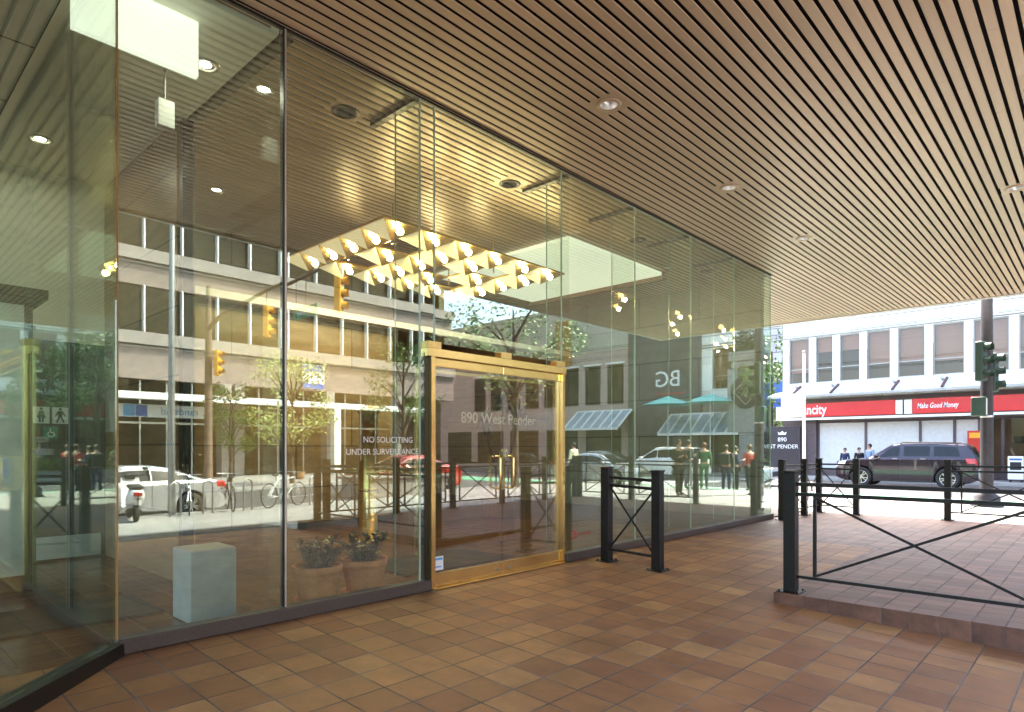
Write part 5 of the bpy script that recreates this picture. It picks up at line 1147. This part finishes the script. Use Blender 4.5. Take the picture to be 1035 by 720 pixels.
def umbrella(x, y, label):
    t = thing('patio_umbrella', label, 'umbrella', (x, y, -0.004), 0.3, 'teal patio umbrellas')
    MB().cyl((0, 0, 0), (0, 0, 4.75), 0.03, n=8).build('pole', 'white', t)
    mb = MB(); mb.lathe([(1.6, 4.2), (0.8, 4.5), (0.001, 4.75)], n=8, cap=False); mb.build('canopy', 'teal', t)
umbrella(9.6, 34.0 + 1.9, 'teal patio umbrella mirrored left of the pair'); umbrella(6.7, 34.0 + 1.9, 'teal patio umbrella mirrored nearer the stone pillar')
# stone pillar with medallion and planter on top
t = thing('stone_pillar', 'grey stone pillar with an oval medallion and flowers on top', 'pillar', (4.6, 36.4, -0.004))
mb = MB(); mb.bbox(-1.1, 1.1, -0.4, 0.4, 2.4, 6.1, 0.04); mb.bbox(-0.45, 0.45, -0.35, 0.35, 0, 2.399, 0.03); mb.build('shaft', 'grey_stone', t)
mb = MB(); mb.bbox(-0.85, 0.85, -0.5, 0.5, 6.101, 6.5, 0.05); mb.bbox(-1.0, 1.0, -0.55, 0.55, 6.501, 7.1, 0.06); mb.build('capital', 'concrete', t)
mb = MB(); mb.lathe([(0.001, -0.43), (0.85, -0.43), (0.9, -0.405), (0.9, -0.401)], n=28, axis='Y', cap=False); mb.v = [(x, y, z * 1.1 + 4.75) for x, y, z in mb.v]; md = mb.build('medallion', 'win_dark', t)
mb = MB(); mb.tube([(0, -0.44, 5.5), (-0.7, -0.44, 4.75), (0, -0.44, 4.0), (0.7, -0.44, 4.75)], 0.03, 4, closed=True); mb.ball((0, -0.44, 4.72), 0.2, 8, 6, sc=(0.6, 0.3, 1.4)); mb.build('diamond_emblem', 'steel', md)
mb = MB(); rnd = random.Random(4)
for k in range(700):
    a = rnd.uniform(0, 6.28); r = 0.85 * math.sqrt(rnd.random()); z = 7.1 + rnd.random() ** 1.5 * (1.9 - r * 1.2); p = Vector((r * math.cos(a), r * math.sin(a) * 0.6, z)); b = rnd.uniform(0, 6.28); d = Vector((math.cos(b), math.sin(b), rnd.uniform(-0.5, 1))) * 0.22; s = d.orthogonal().normalized() * 0.08
    mb.add([p, p + d * 0.5 + s, p + d, p + d * 0.5 - s], [(0, 1, 2, 3)])
mb.build('flowers', 'leaf_dark', t)
# far end of the avenue and the left block
o = MB().box(-60, 20, 120, 140, -0.5, 42).build('grey_tower', 'grey_wall'); tag(o, 'grey gridded office tower closing the avenue', 'building')
o = MB().box(-70, -33.2, 38.4, 70, -0.5, 18).build('brown_block', 'pink_wall'); tag(o, 'rose brown block behind the left avenue trees', 'building')
# banners on avenue
t = thing('banner_pole', 'lamp pole with dark blue banners on the avenue corner', 'lamp post', (-15.3, 40.0, -0.008))
MB().cyl((0, 0, 0), (0, 0, 7.5), 0.08, 0.05, 12).build('pole', 'pole', t)
MB().box(-1.1, -0.1, -0.02, 0.02, 4.0, 5.6).build('banner', 'sign_blue', t); MB().box(0.1, 1.1, -0.02, 0.02, 4.0, 5.6).build('banner', 'sign_blue', t)

# ------------------------------------------------------------------ banded concrete building across the side street (plane X = 24)
CB = thing('concrete_building', 'pink concrete building with horizontal bands and bronze windows mirrored in the left glass', 'building', (24, 16, 0))
XB = 24.0; Y0b, Y1b = -14.0, 31.0
mb = MB()
for z0, z1 in ((4.9, 7.2), (9.5, 11.3), (14.1, 15.9), (18.6, 20.4)): mb.box(XB, XB + 0.5, Y0b, Y1b, z0, z1)
mb.build('concrete_band', 'concrete_pink', CB, True)
mb = MB()
for z0, z1 in ((4.9, 7.2), (9.5, 11.3), (14.1, 15.9), (18.6, 20.4)):
    mb.box(XB - 0.22, XB - 0.002, Y0b, Y1b, z1 - 0.62, z1 - 0.02); mb.box(XB - 0.10, XB - 0.003, Y0b, Y1b, z1 - 0.78, z1 - 0.70)
mb.build('pale_ledge', 'concrete', CB, True)
mb = MB(); mb.box(XB + 1.4, XB + 1.6, Y0b, Y1b, 0, 21); mb.build('bronze_room', 'win_brown', CB, True)
mb = MB(); mb.box(XB + 0.5, XB + 16, Y0b, Y1b, 20.4, 20.8); mb.box(XB + 1.6, XB + 16, Y0b, Y0b + 0.4, 0, 20.4); mb.box(XB + 1.6, XB + 16, Y1b - 0.4, Y1b, 0, 20.4); mb.build('roof', 'concrete', CB, True)
for z0, z1 in ((7.2, 9.5), (11.3, 14.1), (15.9, 18.6)):
    k = 0; y = Y0b
    while y < Y1b - 0.5:
        a, b = y, min(y + 1.78, Y1b)
        w = MB().box(XB + 0.2, XB + 0.215, a + 0.03, b - 0.03, z0 + 0.001, z1 - 0.001).build('window', 'win_bronze', CB, True)
        if a > 2:
            q = MB().box(XB - 0.12, XB + 0.199, a - 0.035, a + 0.035, z0 + 0.002, z1 - 0.002).build('mullion_fin', 'white', w); q.location = -Vector(CB.location)
        y += 1.78
# ground floor
for y in (4.2, 9.1, 14.6, 15.3, 20.4, 25.5):
    MB().bbox(XB - 0.25, XB + 0.45, y, y + 0.55, 0 - 0.22, 4.898, 0.02).build('column', 'concrete', CB, True)
for a, b in ((4.75, 9.1), (9.65, 14.6), (15.85, 20.4), (20.95, 25.5)):
    MB().box(XB + 0.5, XB + 0.52, a, b, -0.2, 4.89).build('shop_glass', 'win_bronze' if a < 15 else 'win_glass', CB, True)
    mb = MB()
    for k in range(1, 4): yy = a + (b - a) * k / 4; mb.box(XB + 0.44, XB + 0.499, yy - 0.04, yy + 0.04, -0.2, 4.88)
    mb.box(XB + 0.445, XB + 0.498, a, b, 2.7, 2.8)
    mb.build('shop_mullions', 'silver', CB, True)
mb = MB(); mb.box(XB - 2.0, XB - 0.26, 2.0, 27.0, 3.85, 3.97); mb.box(XB - 2.1, XB - 2.001, 2, 27, 3.78, 4.1); mb.build('street_canopy', 'white', CB, True)
t = thing('agency_sign', 'white shop sign with blue squares and the word randstad, mirrored', 'shop sign', (XB - 0.35, 11.9, 3.0))
MB().bbox(-0.05, 0.05, -2.2, 2.2, 0, 0.62, 0.01).build('panel', 'white', t)
MB().box(-0.058, -0.051, -2.0, -1.5, 0.03, 0.59).build('blue_square', 'sign_lblue', t)
MB().box(-0.058, -0.051, -1.46, -0.95, 0.03, 0.59).build('blue_square', 'sign_blue', t)
text('randstad', 0.52, (-0.056, 0.55, 0.31), '-X', 'letter_blue', t, ext=0.003)
t = thing('lease_sign', 'blue and white rental sign fixed on the banded building', 'sign board', (XB - 0.26, 19.5, 5.0))
MB().bbox(-0.04, 0.04, -0.7, 0.7, 0, 1.4, 0.01).build('panel', 'white', t)
MB().box(-0.048, -0.041, -0.69, 0.69, 1.0, 1.39).build('top_stripe', 'sign_blue', t)
MB().box(-0.048, -0.041, -0.69, 0.69, 0.01, 0.3).build('bottom_stripe', 'sign_blue', t)
t = thing('shop_column', 'white column with a bright shop front behind mirrored right of the tree', 'column', (XB - 1.9, 20.0, 0))
MB().bbox(-0.22, 0.22, -0.22, 0.22, -0.004, 3.84, 0.02).build('shaft', 'white', t)

# overhead wires
t = thing('trolley_wires', 'thin black trolley wires strung over the front street', 'wires', (0, 30, 7))
mb = MB()
for y, z in ((-1.5, 0.0), (-0.9, 0.02), (2.0, 0.05), (2.6, 0.04)): mb.tube([(-60, y, z), (-10, y, z - 0.15), (40, y, z)], 0.014, 4)
mb.tube([(-2.35, -9.3, 1.2), (-2.0, 6, 0.6)], 0.012, 4)
mb.build('wire', 'black', t)

# ------------------------------------------------------------------ people
def skin_obj(name, verts, edges, radii, m, parent, root=0, sub=1):
    me = bpy.data.meshes.new(name); me.from_pydata(verts, edges, [])
    o = bpy.data.objects.new(name, me); col.objects.link(o); o.parent = parent
    me.materials.append(M[m])
    md = o.modifiers.new('skin', 'SKIN'); md.use_smooth_shade = True
    lay = me.skin_vertices[0] if me.skin_vertices else me.attributes and None
    if not me.skin_vertices:
        bpy.context.view_layer.objects.active = o
    for i, r in enumerate(radii):
        me.skin_vertices[0].data[i].radius = (r, r) if not isinstance(r, tuple) else r
        me.skin_vertices[0].data[i].use_root = (i == root)
    s = o.modifiers.new('smooth', 'SUBSURF'); s.levels = sub; s.render_levels = sub
    return o
def person(loc, rz, label, top, bottom, hair='hair', h=1.72, arms='down', stride=0.0, group=None, bag=None):
    t = thing('person', label, 'person', loc, rz, group); k = h / 1.72
    V = []; E_ = []; Rr = []
    def v(x, y, z, r, p=None):
        V.append((x * k, y * k, z * k)); Rr.append((r[0] * k, r[1] * k) if isinstance(r, tuple) else r * k)
        if p is not None: E_.append((p, len(V) - 1))
        return len(V) - 1
    # faces local -y; x is sideways
    pel = v(0, 0, 0.95, (0.15, 0.105)); wst = v(0, 0, 1.10, (0.13, 0.095), pel); ch = v(0, 0.0, 1.30, (0.16, 0.11), wst); sh = v(0, 0.01, 1.41, (0.13, 0.085), ch); nk = v(0, 0, 1.50, 0.052, sh)
    hd = v(0, -0.015, 1.575, (0.066, 0.078), nk); hd2 = v(0, -0.012, 1.65, (0.074, 0.092), hd); hd3 = v(0, 0.0, 1.705, (0.05, 0.062), hd2)
    J = {}
    for s in (-1, 1):
        st = stride * s
        hip = v(s * 0.09, 0, 0.88, 0.092, pel); kn = v(s * 0.10, -0.04 - st * 0.5, 0.49, 0.056, hip); an = v(s * 0.10, 0.0 - st, 0.09, 0.038, kn); to = v(s * 0.115, -0.15 - st, 0.035, 0.034, an)
        shd = v(s * 0.19, 0.01, 1.405, 0.058, sh)
        if arms == 'down' or (arms == 'one' and s < 0): el = (s * 0.235, 0.02 + st * 0.25, 1.13); wr_ = (s * 0.245, -0.05 + st * 0.5, 0.89); dr = Vector((0, -0.1, -1))
        else: el = (s * 0.22, -0.02, 1.13); wr_ = (s * 0.12, -0.25, 1.2); dr = Vector((-s * 0.4, -0.7, 0.4))
        e_ = v(*el, 0.041, shd); w_ = v(*wr_, 0.028, e_)
        dr.normalize(); pm = Vector(wr_) + dr * 0.055; p_ = v(*pm, (0.032, 0.022), w_)
        J[s] = (hip, kn, an, to, shd, e_, w_)
        sd = dr.cross(Vector((s, 0, 0))).normalized()
        for q, (off, l) in enumerate(((-0.024, 0.062), (-0.008, 0.075), (0.008, 0.07), (0.024, 0.055))):
            b_ = pm + sd * off + dr * 0.035; f1 = v(*b_, 0.0095, p_); v(*(b_ + dr * l * 0.6 + Vector((-s * 0.006, 0, 0))), 0.0085, f1)
        tb = Vector(wr_) + dr * 0.03 + sd * -0.034; t1 = v(*tb, 0.0105, p_); v(*(tb + dr * 0.035 - sd * 0.012), 0.009, t1)
    skin_obj('body', V, E_, Rr, 'skin', t)
    def sub(name, idx, grow, m, extra=None):
        mp = {i: n for n, i in enumerate(idx)}
        ed = [(mp[a], mp[b]) for a, b in E_ if a in mp and b in mp]
        rr = [tuple(c + grow for c in (Rr[i] if isinstance(Rr[i], tuple) else (Rr[i], Rr[i]))) for i in idx]
        return skin_obj(name, [V[i] for i in idx], ed, rr, m, t)
    sub('top', [pel, wst, ch, sh, J[-1][4], J[-1][5], J[-1][6], J[1][4], J[1][5], J[1][6]], 0.018, top)
    sub('trousers', [pel, J[-1][0], J[-1][1], J[-1][2], J[1][0], J[1][1], J[1][2]], 0.016, bottom)
    for s in (-1, 1): sub('shoe', [J[s][2], J[s][3]], 0.010, 'car_trim')
    mb = MB(); mb.ball((0, 0.02 * k, 1.665 * k), 0.108 * k, 14, 9, sc=(0.88, 1.0, 0.95))
    hc = [p for p in mb.v]; fs = [f for f in mb.f if not all(hc[i][1] < -0.035 * k and hc[i][2] < 1.70 * k for i in f)]
    mb.f = fs; mb.mi = [0] * len(fs); mb.sm = [True] * len(fs); mb.build('hair', hair, t)
    mb = MB()
    for s in (-1, 1): mb.ball((s * 0.031 * k, -0.098 * k, 1.625 * k), 0.010 * k, 8, 5)
    mb.build('eyes', 'letter_black', t)
    mb = MB(); mb.add([(0, -0.098 * k, 1.62 * k), (-0.014 * k, -0.095 * k, 1.58 * k), (0.014 * k, -0.095 * k, 1.58 * k), (0, -0.125 * k, 1.585 * k)], [(0, 1, 3), (0, 3, 2), (1, 2, 3)]); mb.box(-0.024 * k, 0.024 * k, -0.098 * k, -0.088 * k, 1.553 * k, 1.560 * k); mb.build('nose_and_mouth', 'skin', t)
    if bag:
        mb = MB(); mb.bbox(-0.16 * k, 0.16 * k, 0.11 * k, 0.27 * k, 1.02 * k, 1.42 * k, 0.03); mb.build('backpack', bag, t)
    return t
g_ = 'people waiting at the corner'
person((0.6, 21.5, -0.004), R(200), 'person in a black jacket and grey trousers, leftmost of the waiting group', 'cloth_black', 'cloth_grey', 'hair', 1.78, 'one', 0.05, g_)
person((0.2, 22.0, -0.004), R(150), 'person in a green top at the corner, second of the waiting group', 'cloth_green', 'cloth_green', 'hair_brown', 1.68, 'down', 0.12, g_)
person((-0.3, 22.75, -0.138), R(170), 'person with a black backpack in the middle of the waiting group', 'cloth_black', 'cloth_navy', 'hair', 1.74, 'down', 0.03, g_, 'cloth_black')
person((-0.4, 23.3, -0.136), R(230), 'person in a navy coat beside the backpack carrier', 'cloth_navy', 'cloth_black', 'hair', 1.70, 'up', 0.03, g_)
person((-0.6, 24.1, -0.136), R(120), 'person in a red top and black trousers, last of the waiting group', 'cloth_red', 'cloth_black', 'hair_brown', 1.75, 'one', 0.1, g_)
g_ = 'people on the far sidewalk'
person((-10.0, 35.9, -0.004), R(-10), 'dark haired person in navy behind the SUV bonnet, left of three', 'cloth_navy', 'cloth_black', 'hair', 1.50, 'down', 0.05, g_)
person((-9.35, 36.0, -0.004), R(30), 'dark haired person in black behind the SUV bonnet, middle of three', 'cloth_black', 'cloth_jean', 'hair', 1.52, 'down', 0.05, g_)
person((-8.85, 35.9, -0.004), R(-30), 'taller person in blue behind the SUV bonnet, right of three', 'cloth_lblue', 'cloth_jean', 'hair', 1.70, 'down', 0.05, g_)
person((0.8, 35.9, -0.004), R(0), 'person in a white shirt and dark trousers mirrored in the angled glass', 'cloth_white', 'cloth_grey', 'hair', 1.78, 'up', 0.05)
person((-0.7, 18.4, -0.004), R(-60), 'person in dark clothes mirrored at the right of the angled glass', 'cloth_black', 'cloth_black', 'hair', 1.76, 'up', 0.08)
person((6.2, 22.0, -0.004), R(90), 'cyclist clothed in yellow and blue standing beside the silver sedan', 'letter_gold', 'cloth_jean', 'hair', 1.72, 'down', 0.08)

for o in list(scn.objects):
    if o.parent is None and 'category' in o and 'kind' not in o: o['kind'] = 'thing'
# ------------------------------------------------------------------ light, sky, camera
w = bpy.data.worlds.new('World'); scn.world = w; w.use_nodes = True
nt = w.node_tree; bg = nt.nodes['Background']
sky = nt.nodes.new('ShaderNodeTexSky'); sky.sky_type = 'NISHITA'; sky.sun_disc = False
SV = Vector((-2.3, 3.4, 5.2)).normalized()
sky.sun_elevation = math.asin(SV.z); sky.sun_rotation = math.atan2(SV.x, SV.y)
sky.air_density = 1.0; sky.dust_density = 3.5; sky.ozone_density = 1.0
nt.links.new(sky.outputs[0], bg.inputs[0]); bg.inputs[1].default_value = 0.15
sd = bpy.data.lights.new('sun', 'SUN'); sd.energy = 2.0; sd.angle = R(0.5); sd.color = (1.0, 0.955, 0.89)
so = bpy.data.objects.new('sun', sd); col.objects.link(so); so.rotation_euler = (-SV).to_track_quat('-Z', 'Y').to_euler(); so.location = SV * 80

cam = bpy.data.cameras.new('camera'); co = bpy.data.objects.new('camera', cam); col.objects.link(co)
co.location = (0, 0, 1.52); co.rotation_euler = (R(90), 0, R(43.0))
cam.sensor_width = 36; cam.lens = 36 * 648 / 1035; cam.shift_y = 93 / 1035; cam.clip_start = 0.05; cam.clip_end = 1500
scn.camera = co
vs_ = scn.view_settings; vs_.view_transform = 'Standard'; vs_.look = 'None'; vs_.gamma = 1; vs_.use_curve_mapping = False
vs_.exposure = 3.5; vs_.use_white_balance = True; vs_.white_balance_temperature = 7000
cy = scn.cycles
cy.use_denoising = True
try: cy.denoiser = 'OPENIMAGEDENOISE'
except Exception: pass
cy.max_bounces = 10; cy.diffuse_bounces = 4; cy.glossy_bounces = 5; cy.transmission_bounces = 4; cy.transparent_max_bounces = 32
cy.caustics_reflective = False; cy.caustics_refractive = False; cy.sample_clamp_indirect = 6.0
cy.use_adaptive_sampling = True; cy.adaptive_threshold = 0.015
